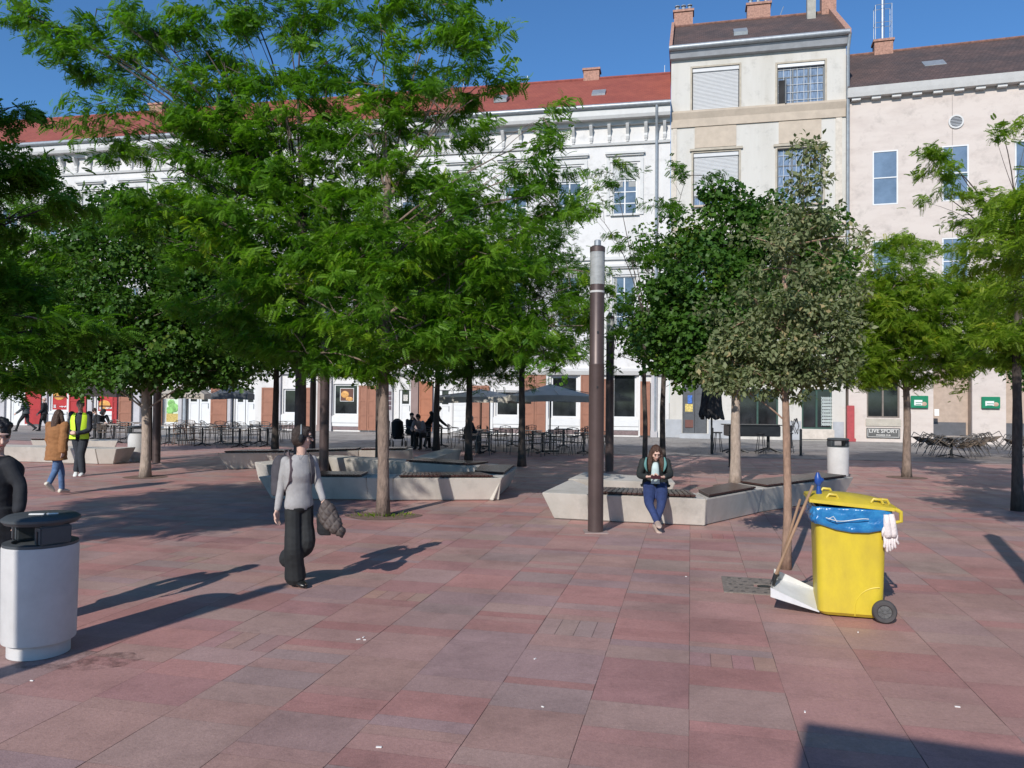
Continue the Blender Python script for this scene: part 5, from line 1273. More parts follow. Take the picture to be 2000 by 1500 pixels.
tree(1535,1112,[(1535,620,130,120,.95),(1545,480,100,80,.75),(1560,395,60,75,.7),(1578,325,24,45,.9),(1500,720,110,55,1.0),(1590,720,90,55,1.0),(1435,690,55,55,.9),(1640,640,50,70,.7),(1395,735,50,40,.8),(1660,560,28,40,.5)],
   'young tree with airy grey green leaves and very slim trunk beside the yellow bin','leaf',LEAF_S,.052,3.4,1.15,mat('young_bark',(.27,.17,.12),.9,.25,14,bump=.5,bscale=40,stretch=(1,1,.4)),47,clump_r=.20,shell=.25,lscale=.82)
tree(1771,932,[(1770,610,110,90,1.1),(1700,640,80,80,1.1),(1860,620,85,80,1.1),(1720,520,50,50,.9),(1780,480,40,35,1.0),(1790,700,120,50,1.1),(1700,720,70,35,1.0),(1900,680,60,50,1.0)],
   'bright green broad tree with thin speckled trunk left of the stored chairs','locust',LEAF_Y,.105,3.8,2.4,BARK,53,clump_r=.42)
tree(1988,998,[(1990,560,85,60,.8),(1985,680,80,55,1.3),(1970,420,80,60,.55),(1870,330,80,18,.5),(1960,265,60,14,.6),(1850,385,60,16,.45),(1825,300,30,10,.6),(1900,440,60,26,.35),(2050,400,90,110,.9),(2070,620,100,90,1.4),(1920,500,45,40,.6),(1945,650,40,60,.8)],
   'sparse yellowish honey locust with dark trunk cut by the right edge','locust',LEAF_Y,.092,4.8,1.1,BARKD,59,clump_r=.30,lscale=.9)
tree(1990,905,[(1960,600,80,80,1.0),(2010,700,80,50,1.0)], 'tree behind the yellowish locust at the right edge','maple',LEAF_M,.10,4.6,1.28,BARKD,61,base=(17.5,25.5,0),clump_r=.5)
# locusts left of the frame whose near boughs reach in
tree(0,0,[(10,215,55,22,1.4,0),(20,330,100,45,1.2),(0,430,110,45,1.0),(60,650,120,60,1.3),(20,560,90,60,1.2),(-120,500,160,200,.7),(20,740,90,25,1.3),(150,640,60,40,1.0),(110,400,40,25,1.0)],
   'honey locust outside the left edge whose near boughs hang into the photo','locust',LEAF_D,.12,4.6,1.2,BARKD,67,base=(-7.6,8.8,0),clump_r=.30)
tree(0,0,[(-800,286,500,210,1.0,0,2.3),(-560,420,200,140,1.0,0,1.6),(-1125,-370,625,400,1.2,-1.0,2.3),(-900,0,500,250,1.1,-.5,2.0)], 'locust outside the left edge, known by its broad shade on the paving','locust',LEAF_D,.12,3.6,1.2,BARKD,71,base=(-9.3,7.0,0),clump_r=.40)
tree(0,0,[(2330,430,320,190,2.4,0,2.3)], 'tree outside the right edge, known by its shade on the paving','locust',LEAF_Y,.1,3.6,1.2,BARKD,73,base=(7.9,8.4,0),clump_r=.40)
# weeds at the foot of the near tree
pw_ = G(748,1008); rg = np.random.RandomState(4); n = 90
ang = rg.rand(n)*2*np.pi; rad = .10+.35*rg.rand(n)**1.5
pos = np.stack([pw_.x+rad*np.cos(ang)*1.2, pw_.y+rad*np.sin(ang)*.6, np.full(n,.004)],1); dr = np.stack([np.cos(ang)*.6,np.sin(ang)*.6,rg.uniform(.3,1.0,n)],1)
wd = scatter('weeds', leaf_template(.022,.085), pos, dr, rg.normal(size=(n,3)), rg.uniform(.5,1.2,n), rg.rand(n), LEAF_Y, None, (0,0,0)); tag(wd, kind='stuff', label='small green weeds round the foot of the nearest locust', cat='weeds')
c_ = G(748,1008); t = MB(); t.add([(c_.x+.62*math.cos(a)*(1+.1*math.sin(3*a)), c_.y-.02+.42*math.sin(a), .006) for a in [2*math.pi*k/30 for k in range(30)]], [tuple(range(30))]); tag(t.build('tree_pit', mat('tree_pit_soil',(.16,.10,.075),.95,.3,14,bump=.5), fix=False), kind='structure')
for (px,py) in ((284,932),(1771,933),(1436,950)):
    c_ = G(px,py); t = MB(); t.add([(c_.x+.5*math.cos(a), c_.y+.45*math.sin(a), .006) for a in [2*math.pi*k/24 for k in range(24)]], [tuple(range(24))]); tag(t.build('tree_pit', MATS['tree_pit_soil'], fix=False), kind='structure')
# ---------------------------------------------------------------- people
HAIRD = mat('dark_brown_hair', (.028,.015,.010), .5, .35, 30, bump=.5, bscale=80, stretch=(6,6,1))
HAIRM = mat('brown_hair', (.060,.026,.014), .5, .35, 30, bump=.5, bscale=80, stretch=(6,6,1))
HAIRG = mat('short_grey_hair', (.13,.10,.085), .8, .3, 40)
EYE = mat('eye_dark', (.02,.015,.012), .3); LIP = mat('lips', (.38,.13,.11), .5)
def remeshed(name, b, m, parent, voxel=.008, smooth=3, wrinkle=0.0, wscale=9.0, seed=0.0):
    o = b.build(name, m, None, fix=True)
    md = o.modifiers.new('r','REMESH'); md.mode = 'VOXEL'; md.voxel_size = voxel; md.use_smooth_shade = True
    sm = o.modifiers.new('s','SMOOTH'); sm.factor = .5; sm.iterations = smooth
    dg = bpy.context.evaluated_depsgraph_get(); me = bpy.data.meshes.new_from_object(o.evaluated_get(dg)); bpy.data.objects.remove(o)
    if wrinkle:
        nv = len(me.vertices); co = np.empty(nv*3,np.float32); me.vertices.foreach_get('co',co); co = co.reshape(-1,3)
        no = np.empty(nv*3,np.float32); me.vertices.foreach_get('normal',no); no = no.reshape(-1,3)
        d = np.array([noise.noise(Vector((c[0]*wscale+seed,c[1]*wscale,c[2]*wscale*1.7+c[0]*4)))+.5*noise.noise(Vector((c[0]*wscale*2.3,c[1]*wscale*2.3+seed,c[2]*wscale*3))) for c in co])
        co = co+no*(d*wrinkle)[:,None]; me.vertices.foreach_set('co', co.astype(np.float32).ravel())
    me.name = name; me.shade_smooth(); me.materials.clear(); me.materials.append(m)
    n_ = bpy.data.objects.new(name, me); col.objects.link(n_); n_.parent = parent; return n_
def V3(t): return Vector(t)
def limb(b, pts, rad, n=12):
    # smooth tapering tube with rounded ends
    P = [V3(p) for p in pts]; out = []; rr = []
    for i in range(len(P)-1):
        for k in range(4):
            t = k/4; p_1 = P[max(i-1,0)]; p2 = P[i]; p3 = P[i+1]; p4 = P[min(i+2,len(P)-1)]
            c = ((p2*2)+(p3-p_1)*t+(p_1*2-p2*5+p3*4-p4)*t*t+(p2*3-p_1-p3*3+p4)*t**3)*.5
            out.append(c); rr.append(rad[i]*(1-t)+rad[i+1]*t)
    out.append(P[-1]); rr.append(rad[-1])
    d0 = (out[0]-out[1]).normalized(); d1 = (out[-1]-out[-2]).normalized()
    out = [out[0]+d0*rr[0]*.8, out[0]+d0*rr[0]*.5]+out+[out[-1]+d1*rr[-1]*.5, out[-1]+d1*rr[-1]*.8]; rr = [rr[0]*.35, rr[0]*.8]+rr+[rr[-1]*.8, rr[-1]*.35]
    b.tube(out, rr, n)
def torso(b, J, grow=0.0, low=None, front=.0, chest=.0, wid=1.0, dep=1.0):
    """ellipse rings from the hips to the neck; J has pelvis, chest, neck, fwd, side"""
    pe, ch_, nk, f, s = J['pelvis'], J['chest'], J['neck'], J['fwd'], J['side']; g = grow
    bw = J.get('bw',1.0)
    R_ = [(pe+(pe-ch_)*.16, .140, .090), (pe, .158, .108), (pe.lerp(ch_,.35), .135, .10), (pe.lerp(ch_,.7), .145, .108), (ch_, .165*wid, .118+chest), (ch_.lerp(nk,.45), .165*wid, .10), (ch_.lerp(nk,.72), .115, .075), (ch_.lerp(nk,.90), .06, .055)]
    if low is not None: R_ = R_[low:]
    b.loft([(c+f*(chest*.35 if i_ == 4 else 0), s*(a*bw+g), f*(d_*bw*dep+g)) for i_,(c,a,d_) in enumerate(R_)])
def head_parts(J, name_root, skin, hair, hstyle, vx, detail=True):
    h = J['head']; f = J['look']; up = J.get('hup', Vector((0,0,1))); up = (up-f*up.dot(f)).normalized(); s = f.cross(up).normalized()
    return h, f, up, s
def rotm(s, f, u): return Matrix((s, f, u)).transposed()
def hand(b, wr, dirv, palmn, curl=.5, sc=1.0, thumb=1):
    """palm, four bent fingers of unequal length and a thumb from the side of the palm"""
    d = dirv.normalized(); n = palmn.normalized(); n = (n-d*n.dot(d)).normalized(); s = d.cross(n)
    L_ = .082*sc; b.loft([(wr-d*.012, s*.022*sc, n*.017*sc), (wr+d*L_*.35, s*.035*sc, n*.016*sc), (wr+d*L_*.75, s*.041*sc, n*.015*sc), (wr+d*L_, s*.038*sc, n*.011*sc)])
    for k,(ox,ln) in enumerate(((-.030,.066),(-.010,.076),(.011,.071),(.030,.056))):
        p = wr+d*L_*.9+s*ox*sc; q = d; pts = [p]
        for j,fr_ in enumerate((.42,.33,.25)):
            a = curl*(.55+.35*j); q = (q*math.cos(a)+n*math.sin(a)).normalized(); p = p+q*ln*fr_*sc*1.1; pts.append(p)
        limb(b, pts, [.0092*sc,.0088*sc,.008*sc,.0066*sc], 8)
    t0 = wr+d*.02*sc-s*thumb*.022*sc; t1 = t0+(d*.6-s*thumb*.75+n*.25).normalized()*.034*sc; t2 = t1+(d*.85-s*thumb*.1+n*.45).normalized()*.028*sc; t3 = t2+(d*.8+n*.5).normalized()*.022*sc
    limb(b, [t0,t1,t2,t3], [.013*sc,.0115*sc,.0095*sc,.0075*sc], 8)
def shoe(b, an, toe, w_=.045, h=.06):
    d = (toe-an); L_ = d.length; d.normalize(); up = Vector((0,0,1)); up = (up-d*up.dot(d)).normalized(); s = d.cross(up)
    c = an-up*.02
    b.loft([(an-d*.075-up*.035, s*w_*.45, up*.018),(an-d*.065-up*.028, s*w_*.75, up*.035),(an-d*.01-up*.018, s*w_*.85, up*.052),(an+d*L_*.45-up*.032, s*w_*.98, up*.038),(an+d*L_*.8-up*.043, s*w_*1.0, up*.027),(an+d*(L_+.01)-up*.052, s*w_*.55, up*.016)])
def figure(name_label, origin, J, vx=.008, skin=None, shirt=None, trousers=None, shoes=None, hair=None, hstyle='short', shirt_kw=None, trouser_r=None, coat=None, sleeves=1.0, bare_legs=False, group=None, face=True, hand_kw=None, cat='person', shoe_w=.047, neck_open=True, wr_s=.003):
    J = {k:(V3(v) if isinstance(v,(tuple,list)) else v) for k,v in J.items()}
    root = empty('person', origin, 0, name_label, cat, group); skin = skin or SKIN; shirt_kw = shirt_kw or {}; hand_kw = hand_kw or {}
    bw = J.get('bw',1.0); hs = J.get('hs',1.0)
    f = J['fwd'] = J['fwd'].normalized(); s = J['side'] = Vector((-f.y, f.x, 0)).normalized() if 'side' not in J else J['side'].normalized()
    # body
    b = MB(); torso(b, J, -.006); hd, lk, up, hsd = head_parts(J, root, skin, hair, hstyle, vx)
    limb(b, [J['chest'].lerp(J['neck'],.6), J['neck'], hd-up*.07*hs], [.052,.050,.049], 12)
    rm = rotm(hsd, lk, up)
    b.ell(hd+up*.018*hs-lk*.008, (.073*hs,.090*hs,.098*hs), 20, 14, rm); b.ell(hd-up*.042*hs+lk*.028*hs, (.052*hs,.055*hs,.068*hs), 16, 12, rm); b.ell(hd-up*.090*hs+lk*.058*hs, (.024*hs,.020*hs,.018*hs), 10, 8, rm)
    limb(b, [hd+lk*.084*hs+up*.012*hs, hd+lk*.106*hs-up*.026*hs], [.008*hs,.0135*hs], 8)
    b.ell(hd+lk*.076*hs+up*.034*hs, (.050*hs,.016*hs,.012*hs), 10, 6, rm)
    for sg in (-1,1):
        b.ell(hd+hsd*sg*.074*hs-up*.006-lk*.006, (.011*hs,.020*hs,.030*hs), 8, 6, rm); b.ell(hd+hsd*sg*.040*hs+lk*.052*hs-up*.028*hs,(.022*hs,.022*hs,.02*hs),8,6,rm)
    for S in 'LR':
        limb(b, [J['sh'+S], J['sh'+S].lerp(J['el'+S],.5), J['el'+S], J['el'+S].lerp(J['wr'+S],.4), J['wr'+S]], [.042*bw,.039*bw,.032*bw,.030*bw,.023])
        dv = J.get('hd'+S, (J['wr'+S]-J['el'+S])); pn = J.get('pn'+S, -s if S == 'L' else s)
        hand(b, J['wr'+S], dv, pn, J.get('curl'+S,.45), 1.0*hs, J.get('th'+S, 1 if S == 'L' else -1))
        limb(b, [J['hip'+S], J['hip'+S].lerp(J['kn'+S],.5), J['kn'+S], J['kn'+S].lerp(J['an'+S],.35), J['an'+S]-Vector((0,0,.02))], [.082*bw,.070*bw,.052*bw,.050*bw,.036])
        shoe(b, J['an'+S], J['toe'+S], .036)
    body = remeshed('body', b, skin, root, min(vx,.0065) if vx < .009 else vx, 2)
    if face:
        for sg in (-1,1):
            e = MB(); e.ell(hd+lk*.086*hs+hsd*sg*.031*hs+up*.012*hs, (.013*hs,.006*hs,.006*hs), 8, 6, rm); e.build('eye', EYE, body)
            e = MB(); e.ell(hd+lk*.090*hs+hsd*sg*.031*hs+up*.032*hs, (.019*hs,.005*hs,.0035*hs), 8, 6, rm); e.build('eyebrow', hair or HAIRD, body)
        e = MB(); e.ell(hd+lk*.082*hs-up*.054*hs, (.021*hs,.008*hs,.007*hs), 8, 6, rm); e.build('mouth', LIP, body)
    # hair
    if hair:
        b = MB(); c = hd+up*.030*hs-lk*.014
        b.ell(c, (.083*hs,.092*hs,.095*hs), 18, 12, rm)
        if hstyle == 'bob':
            b.ell(hd-lk*.035*hs-up*.015, (.084*hs,.070*hs,.085*hs), 16, 10, rm)
            for sg in (-1,1): b.ell(hd+hsd*sg*.062*hs-lk*.012-up*.020, (.022*hs,.045*hs,.065*hs), 12, 8, rm)
            b.ell(hd+lk*.045*hs+up*.085*hs, (.060*hs,.040*hs,.030*hs), 12, 8, rm)
        elif hstyle == 'long':
            dn = Vector((0,0,-1))
            for sg in (-1,1): limb(b, [hd+hsd*sg*.062*hs+up*.03*hs-lk*.01, hd+hsd*sg*.080*hs+dn*.07-lk*.01, hd+hsd*sg*.095*hs+dn*.17+lk*.01, hd+hsd*sg*.100*hs+dn*.27+lk*.015], [.035,.042,.040,.018], 10)
            limb(b, [hd-lk*.055*hs, hd-lk*.075+dn*.10, hd-lk*.085+dn*.23, hd-lk*.08+dn*.30], [.07,.08,.078,.04], 12)
        elif hstyle == 'curly':
            rg_ = random.Random(3)
            for k in range(26):
                a, e_ = rg_.uniform(0,6.28), rg_.uniform(-.1,1.4); q = hsd*math.cos(a)*math.cos(e_)+lk*(math.sin(a)*math.cos(e_)-.15)+up*math.sin(e_)
                b.ell(c+q*.085*hs, (.030,.030,.028), 8, 6)
        elif hstyle == 'cap':
            b = MB(); b.ell(hd+up*.05*hs-lk*.01,(.088*hs,.10*hs,.075*hs),16,10,rm); b.ell(hd+up*.055*hs+lk*.09*hs,(.06*hs,.06*hs,.012*hs),12,6,rm)
        elif hstyle == 'hood':
            b.ell(hd-lk*.02,(.10*hs,.11*hs,.13*hs),16,10,rm); b.ell(hd-up*.10-lk*.02,(.12,.11,.07),14,8,rm)
        # carve the hairline by keeping hair behind the face: skin juts forward of it
        remeshed('hair', b, hair, root, .008 if vx < .009 else vx, 2, .004, 40)
    # clothes
    if trousers:
        tr = trouser_r or [.095,.085,.068,.060,.058]; b = MB()
        pe, ch_ = J['pelvis'], J['chest']; tlt = (ch_-pe).normalized()
        b.loft([(pe-tlt*.07, s*.155*bw, f*.105*bw),(pe-tlt*.02, s*.180*bw, f*.128*bw),(pe+tlt*.04, s*.160*bw, f*.112*bw),(pe+tlt*.08, s*.135*bw, f*.098*bw)])
        for S in 'LR':
            hp = J['hip'+S]; kn = J['kn'+S]; an = J['an'+S]; limb(b, [hp+tlt*.02, hp.lerp(kn,.5), kn, kn.lerp(an,.45), an-(an-kn).normalized()*.02], [tr[0]*bw,tr[1]*bw,tr[2],tr[3],tr[4]])
        remeshed('trousers', b, trousers, root, max(vx,.008), 3, wr_s*1.2, 8, 2.0)
    if shoes:
        for S in 'LR': b = MB(); shoe(b, J['an'+S], J['toe'+S], shoe_w); remeshed('shoe', b, shoes, root, max(.006,vx*.8), 2)
    if shirt:
        b = MB(); torso(b, J, .010+shirt_kw.get('g',0), low=shirt_kw.get('low',0), chest=shirt_kw.get('chest',0), wid=shirt_kw.get('wid',1))
        for S in 'LR':
            wr = J['el'+S].lerp(J['wr'+S], shirt_kw.get('sl',.95)); r_ = shirt_kw.get('r',(.060,.053,.046,.040))
            limb(b, [J['sh'+S]-(J['el'+S]-J['sh'+S]).normalized()*.01, J['sh'+S].lerp(J['el'+S],.5), J['el'+S], wr], [x*bw for x in r_])
        if shirt_kw.get('hem'):
            h_ = shirt_kw['hem']; pe = J['pelvis']; b.loft([(pe+Vector((0,0,.08)), s*(.15*bw+.03), f*(.11*bw+.03)), (pe+Vector((0,0,-.05)), s*(.175*bw+.03), f*(.12*bw+.035)), (pe+Vector((0,0,-h_)), s*(.185*bw+.035), f*(.13*bw+.04))])
        remeshed(shirt_kw.get('name','sweater'), b, shirt, root, max(vx,.007), 3, shirt_kw.get('wr',wr_s), 8, 5.0)
    return root, J
def walk_pose(H=1.72, face=0.0, stride=.28, arms=(.2,-.2), bw=1.0, lean=0.0, elb=.25, kneeback=.25):
    """upright stride towards direction `face` (radians, 0 = towards the viewer, 90 deg = to the right)"""
    k = H/1.72; f = Vector((math.sin(face), -math.cos(face), 0)); s = Vector((-f.y, f.x, 0)); z = Vector((0,0,1))
    pe = z*.93*k; ch_ = z*1.24*k+f*lean; nk = z*1.44*k+f*lean*1.4
    J = dict(pelvis=pe, chest=ch_, neck=nk, head=z*1.585*k+f*(.02+lean*1.7), look=f, fwd=f, side=s, bw=bw, hs=k)
    for S,sg,st in (('L',1,stride),('R',-1,-stride)):
        a = arms[0] if S == 'L' else arms[1]
        J['sh'+S] = z*1.385*k+s*sg*.175*bw+f*lean; J['el'+S] = J['sh'+S]+f*a*.5-z*.28*k+s*sg*.03; J['wr'+S] = J['el'+S]+f*(a*.6+elb*.3)-z*.235*k*(1-elb*.3)
        J['hip'+S] = z*.88*k+s*sg*.085*bw
        foot = f*st+s*sg*.08
        if st >= 0: J['kn'+S] = z*.49*k+foot*.62+f*.03; J['an'+S] = z*.085+foot; J['toe'+S] = J['an'+S]+f*.17+z*.00
        else: J['kn'+S] = z*.48*k+foot*.25+f*.02; J['an'+S] = z*(.10+kneeback*.25)+foot; J['toe'+S] = J['an'+S]+f*.15-z*.06*(1+kneeback); J['an'+S].z += .02
    return J
def sit_pose(face=0.0, H=1.72, lean=.06, seat=.46, arms='lap', bw=1.0, spread=.12, look_down=.35):
    f = Vector((math.sin(face), -math.cos(face), 0)); s = Vector((-f.y, f.x, 0)); z = Vector((0,0,1)); pe = z*(seat+.11)
    ch_ = pe+z*.32+f*lean; nk = pe+z*.52+f*lean*1.9; lk = (f-z*look_down).normalized()
    J = dict(pelvis=pe, chest=ch_, neck=nk, head=nk+z*.135+f*(.03+.03*look_down), look=lk, fwd=f, side=s, bw=bw, hs=1.0)
    for S,sg in (('L',1),('R',-1)):
        J['sh'+S] = nk-z*.06+s*sg*.17; J['el'+S] = J['sh'+S]-z*.25+f*.10+s*sg*.05; J['wr'+S] = J['el'+S]+f*.2-z*.03-s*sg*.10
        J['hip'+S] = pe-z*.02+s*sg*.09; J['kn'+S] = pe+f*.42+s*sg*spread-z*.0; J['an'+S] = z*.09+f*.42+s*sg*spread*.9; J['toe'+S] = J['an'+S]+f*.17
    return J

# ---- walking woman in grey sweater (nearest)
m = 2910/(1148-775)/F; X0, Y0 = G(580,1146).x, G(580,1146).y
def W(px,py,y=0.0):
    q = Q(px,py,Y0+y); return Vector((q.x-X0, y, q.z))
face = R(48); f = Vector((math.sin(face), -math.cos(face), 0))
J = dict(pelvis=W(584,985,.0), chest=W(583,924,.0), neck=W(589,884,-.01), head=W(590,854,-.02), look=Vector((math.sin(R(105)),-math.cos(R(105)),-.05)).normalized(), fwd=f, side=Vector((-f.y,f.x,0)), bw=.85, hs=1.02,
    shR=W(558,901,-.05), elR=W(549,953,-.03), wrR=W(541,996,-.10), shL=W(610,899,.03), elL=W(622,945,.06), wrL=W(631,976,.0),
    hipR=W(573,990,-.04), knR=W(573,1070,-.08), anR=W(577,1130,.0), toeR=W(596,1134,-.10),
    hipL=W(595,990,.04), knL=W(598,1062,.0), anL=W(563,1092,.22), toeL=W(556,1112,.24),
    hdR=Vector((-.02,-.03,-1)), pnR=Vector((.8,-.3,0)), curlR=.35, hdL=Vector((.25,-.3,-1)), pnL=Vector((.6,.5,-.4)), curlL=.9, thL=-1, thR=-1)
GREYS = mat('grey_knit',(.33,.315,.31),.9,.06,30,bump=.25,bscale=180)
BLKT = mat('black_trouser_cloth',(.012,.013,.014),.8,.2,12)
walker, JW = figure('walking woman in grey sweater and wide black trousers, looking back over the plaza', (X0,Y0,0), J, .007, SKIN, GREYS, BLKT, mat('black_shoe_leather',(.012,.012,.012),.3), HAIRD, 'bob', dict(low=0,chest=.014,sl=.97,g=.012,r=(.060,.055,.050,.038),wr=.004), [.104,.100,.094,.098,.110], neck_open=True)
JW = {k:(v+Vector((X0,Y0,0)) if isinstance(v,Vector) and k[:2] in ('sh','el','wr','ch','ne','he','pe') else v) for k,v in JW.items()}
# white headphones band and sunglasses belong to her outfit
hd = W(590,854,-.02); lk = JW['look']; sd_ = lk.cross(Vector((0,0,1))).normalized()
t = MB(); t.tube([hd+sd_*(.094*math.cos(R(a)))+Vector((0,0,.02+.108*math.sin(R(a))))-lk*.01 for a in range(0,181,15)],.007,6); t.build('headband', mat('silver_band',(.5,.52,.5),.3,.1,5,metal=.5), walker, smooth=True)
for sg in (-1,1):
    t = MB(); t.ell(hd+sd_*sg*.092-lk*.008+Vector((0,0,-.005)),(.028,.028,.042),12,8); t.build('ear_cushion', BLACKC, walker, smooth=True)
t = MB()
for sg in (-1,1): t.ell(hd+lk*.090+sd_*sg*.033+Vector((0,0,.010)),(.018,.018,.018),10,6)
t.tube([hd+lk*.09+sd_*.06+Vector((0,0,.012)),hd+sd_*.085-lk*.01+Vector((0,0,.015))],.004,4); t.tube([hd+lk*.09-sd_*.06+Vector((0,0,.012)),hd-sd_*.085-lk*.01+Vector((0,0,.015))],.004,4)
t.build('sunglasses', DKMETAL, walker)
t = MB(); nk = W(594,887,-.02)
t.tube([nk+Vector((-.055,-.06,.04)), nk+Vector((-.01,-.115,-.05)), nk+Vector((.05,-.10,.03))],.0018,4); t.build('necklace', DKMETAL, walker)
# backpack on her back
root = empty('backpack', (X0,Y0,0), 0, 'dark grey backpack carried on the walking woman\'s back', 'backpack'); PACK = mat('dark_pack_cloth',(.055,.05,.06),.8,.15,10,bump=.2)
t = MB(); c = W(556,928,.16); bk = -f
t.loft([(c+Vector((0,0,-.21)),J['side']*.10,f*.05),(c+Vector((0,0,-.18)),J['side']*.145,f*.09),(c,J['side']*.15,f*.10),(c+Vector((0,0,.15)),J['side']*.135,f*.08),(c+Vector((0,0,.21)),J['side']*.08,f*.04)])
remeshed('bag', t, PACK, root, .01, 3, .006, 7)
t = MB(); a = W(563,892,-.06); t.tube([W(560,884,.09),W(562,888,-.02),W(566,902,-.135),W(566,922,-.16),W(563,945,-.11),W(556,958,.05)],.012,6)
t2 = MB()
def strap(pts, w_):
    b = MB(); P = [V3(p) for p in pts]
    q = []
    for i in range(len(P)-1):
        for k in range(4): q.append(P[i].lerp(P[i+1],k/4))
    q.append(P[-1]); vs = []
    for i,p in enumerate(q):
        tt = (q[min(i+1,len(q)-1)]-q[max(i-1,0)]).normalized(); sw = tt.cross(f).normalized()*w_; vs += [p-sw-f*.004,p+sw-f*.004,p+sw+f*.006,p-sw+f*.006]
    n = len(q); fs = [(4*i+k,4*i+(k+1)%4,4*i+4+(k+1)%4,4*i+4+k) for i in range(n-1) for k in range(4)]
    b.add(vs,fs); return b
fo = f
strap([W(560,886,.06)+fo*0, W(565,887,-.05), W(569,899,-.125), W(570,918,-.155), W(567,940,-.15), W(560,955,-.08), W(554,960,.04)],.020).build('strap', mat('mauve_strap',(.13,.095,.10),.8), root, smooth=True)
strap([W(603,885,.06), W(607,890,-.02), W(610,905,-.06), W(612,925,-.05), W(610,945,.0)],.020).build('strap', PACK, root, smooth=True)
t = MB(); t.tube([W(555,890,.13),W(557,878,.12),W(563,878,.11),W(565,888,.10)],.008,6); t.build('loop', PACK, root)
# quilted jacket in her hand
root = empty('quilted_jacket', (X0,Y0,0), 0, 'brown quilted jacket hanging from the walking woman\'s hand', 'jacket'); QJ = mat('brown_quilted_cloth',(.075,.058,.052),.7,.15,6,bump=.2)
t = MB(); t.loft([(W(634,976,-.03),Vector((.016,0,0)),Vector((0,.02,0))),(W(638,990,-.02),Vector((.07,0,.02)),Vector((0,.05,0))),(W(643,1012,-.01),Vector((.11,0,.0)),Vector((0,.075,0))),(W(652,1032,-.01),Vector((.115,0,-.03)),Vector((0,.08,0))),(W(657,1044,0),Vector((.07,0,-.04)),Vector((0,.05,0)))])
qj = remeshed('jacket', t, QJ, root, .007, 3, .010, 10, 3)
t = MB()
for k in range(5):                         # quilting seams
    a = W(630+9*k-14,986+3*k,-.10); bb = W(646+8*k-24,1042-2*k,-.10)
nv = len(qj.data.vertices); co = np.empty(nv*3,np.float32); qj.data.vertices.foreach_get('co',co); co = co.reshape(-1,3)
ph = co[:,0]*1.0+co[:,2]*.9; ph2 = co[:,0]*1.1-co[:,2]*.8
g_ = np.minimum(np.abs(np.sin(ph*42)),np.abs(np.sin(ph2*30)))**.5; no = np.empty(nv*3,np.float32); qj.data.vertices.foreach_get('normal',no); co += no.reshape(-1,3)*((g_-.5)*.016)[:,None]; qj.data.vertices.foreach_set('co',co.ravel())
t = MB(); t.loft([(W(628,1000,.05),Vector((.05,0,0)),Vector((0,.03,0))),(W(633,1040,.05),Vector((.07,0,0)),Vector((0,.03,0))),(W(641,1046,.05),Vector((.03,0,0)),Vector((0,.02,0)))]); remeshed('lining', t, BLACKC, root, .01, 3, .006, 9)

# ---- seated woman with phone
ms = 12.05/F; sx0, sy0 = G(1283,1040).x, G(1283,1040).y
def S_(px,py,y=0.0):
    q = Q(px,py,sy0+y); return Vector((q.x-sx0, y, max(q.z,.03)))
f = Vector((0,-1,0)); dy = 12.45-sy0
J = dict(pelvis=S_(1280,944,.75), chest=S_(1278,914,.72), neck=S_(1279,893,.66), head=S_(1281,884,.58), look=Vector((.05,-.86,-.50)).normalized(), hup=Vector((0,-.3,.95)), fwd=f, side=Vector((1,0,0)), bw=1.08, hs=1.0,
    shL=S_(1302,903,.68), elL=S_(1309,928,.60), wrL=S_(1296,932,.38), shR=S_(1256,903,.68), elR=S_(1249,928,.60), wrR=S_(1264,931,.38),
    hipL=S_(1291,950,.72), knL=S_(1292,983,.27), anL=S_(1281,1026,.12), toeL=S_(1290,1036,-.08),
    hipR=S_(1269,950,.72), knR=S_(1268,983,.27), anR=S_(1284,1020,.03), toeR=S_(1288,1023,-.15),
    hdL=Vector((-.9,-.25,.05)), pnL=Vector((-.3,.0,1)), curlL=.7, thL=-1, hdR=Vector((.9,-.25,.05)), pnR=Vector((.3,0,1)), curlR=.7, thR=1)
for k in list(J):
    if k[:2] in ('pe','ch','ne','he','sh','el','wr','hi') and isinstance(J[k],Vector) and k != 'head_': pass
JEAN = mat('dark_blue_jeans',(.020,.036,.115),.85,.2,14,bump=.2,bscale=90)
NAVY = mat('dark_green_black_jacket',(.014,.018,.018),.85,.2,10)
sitter, JS = figure('seated woman in dark jacket and blue jeans reading her phone on the bench', (sx0,sy0,0), J, .007, SKIN, NAVY, JEAN, mat('beige_shoe',(.40,.30,.25),.6), HAIRM, 'long', dict(low=0,name='jacket',g=.012,sl=.85,hem=.02,r=(.060,.055,.047,.040),wr=.006), [.098,.090,.068,.056,.045])
t = MB(); t.loft([(S_(1280,945,.585),Vector((.075,0,0)),Vector((0,.03,0))),(S_(1280,935,.565),Vector((.068,0,0)),Vector((0,.04,0))),(S_(1280,915,.555),Vector((.058,0,0)),Vector((0,.045,0))),(S_(1280,906,.565),Vector((.045,0,0)),Vector((0,.035,0))),(S_(1280,902,.60),Vector((.03,0,0)),Vector((0,.025,0)))]); remeshed('blouse', t, mat('pale_blue_blouse',(.46,.56,.55),.8,.05,10), sitter, .008, 3, .004, 10)
for sg in (-1,1):
    t = MB(); t.loft([(S_(1280+sg*17.5,893,.60),Vector((.010,0,0)),Vector((0,.02,0))),(S_(1280+sg*19.5,905,.545),Vector((.020,0,0)),Vector((0,.012,0))),(S_(1280+sg*18.5,914,.545),Vector((.018,0,0)),Vector((0,.012,0))),(S_(1280+sg*16,921,.56),Vector((.004,0,0)),Vector((0,.01,0)))]); t.build('pack_strap', mat('turquoise_strap',(.10,.24,.23),.7), sitter, smooth=True)
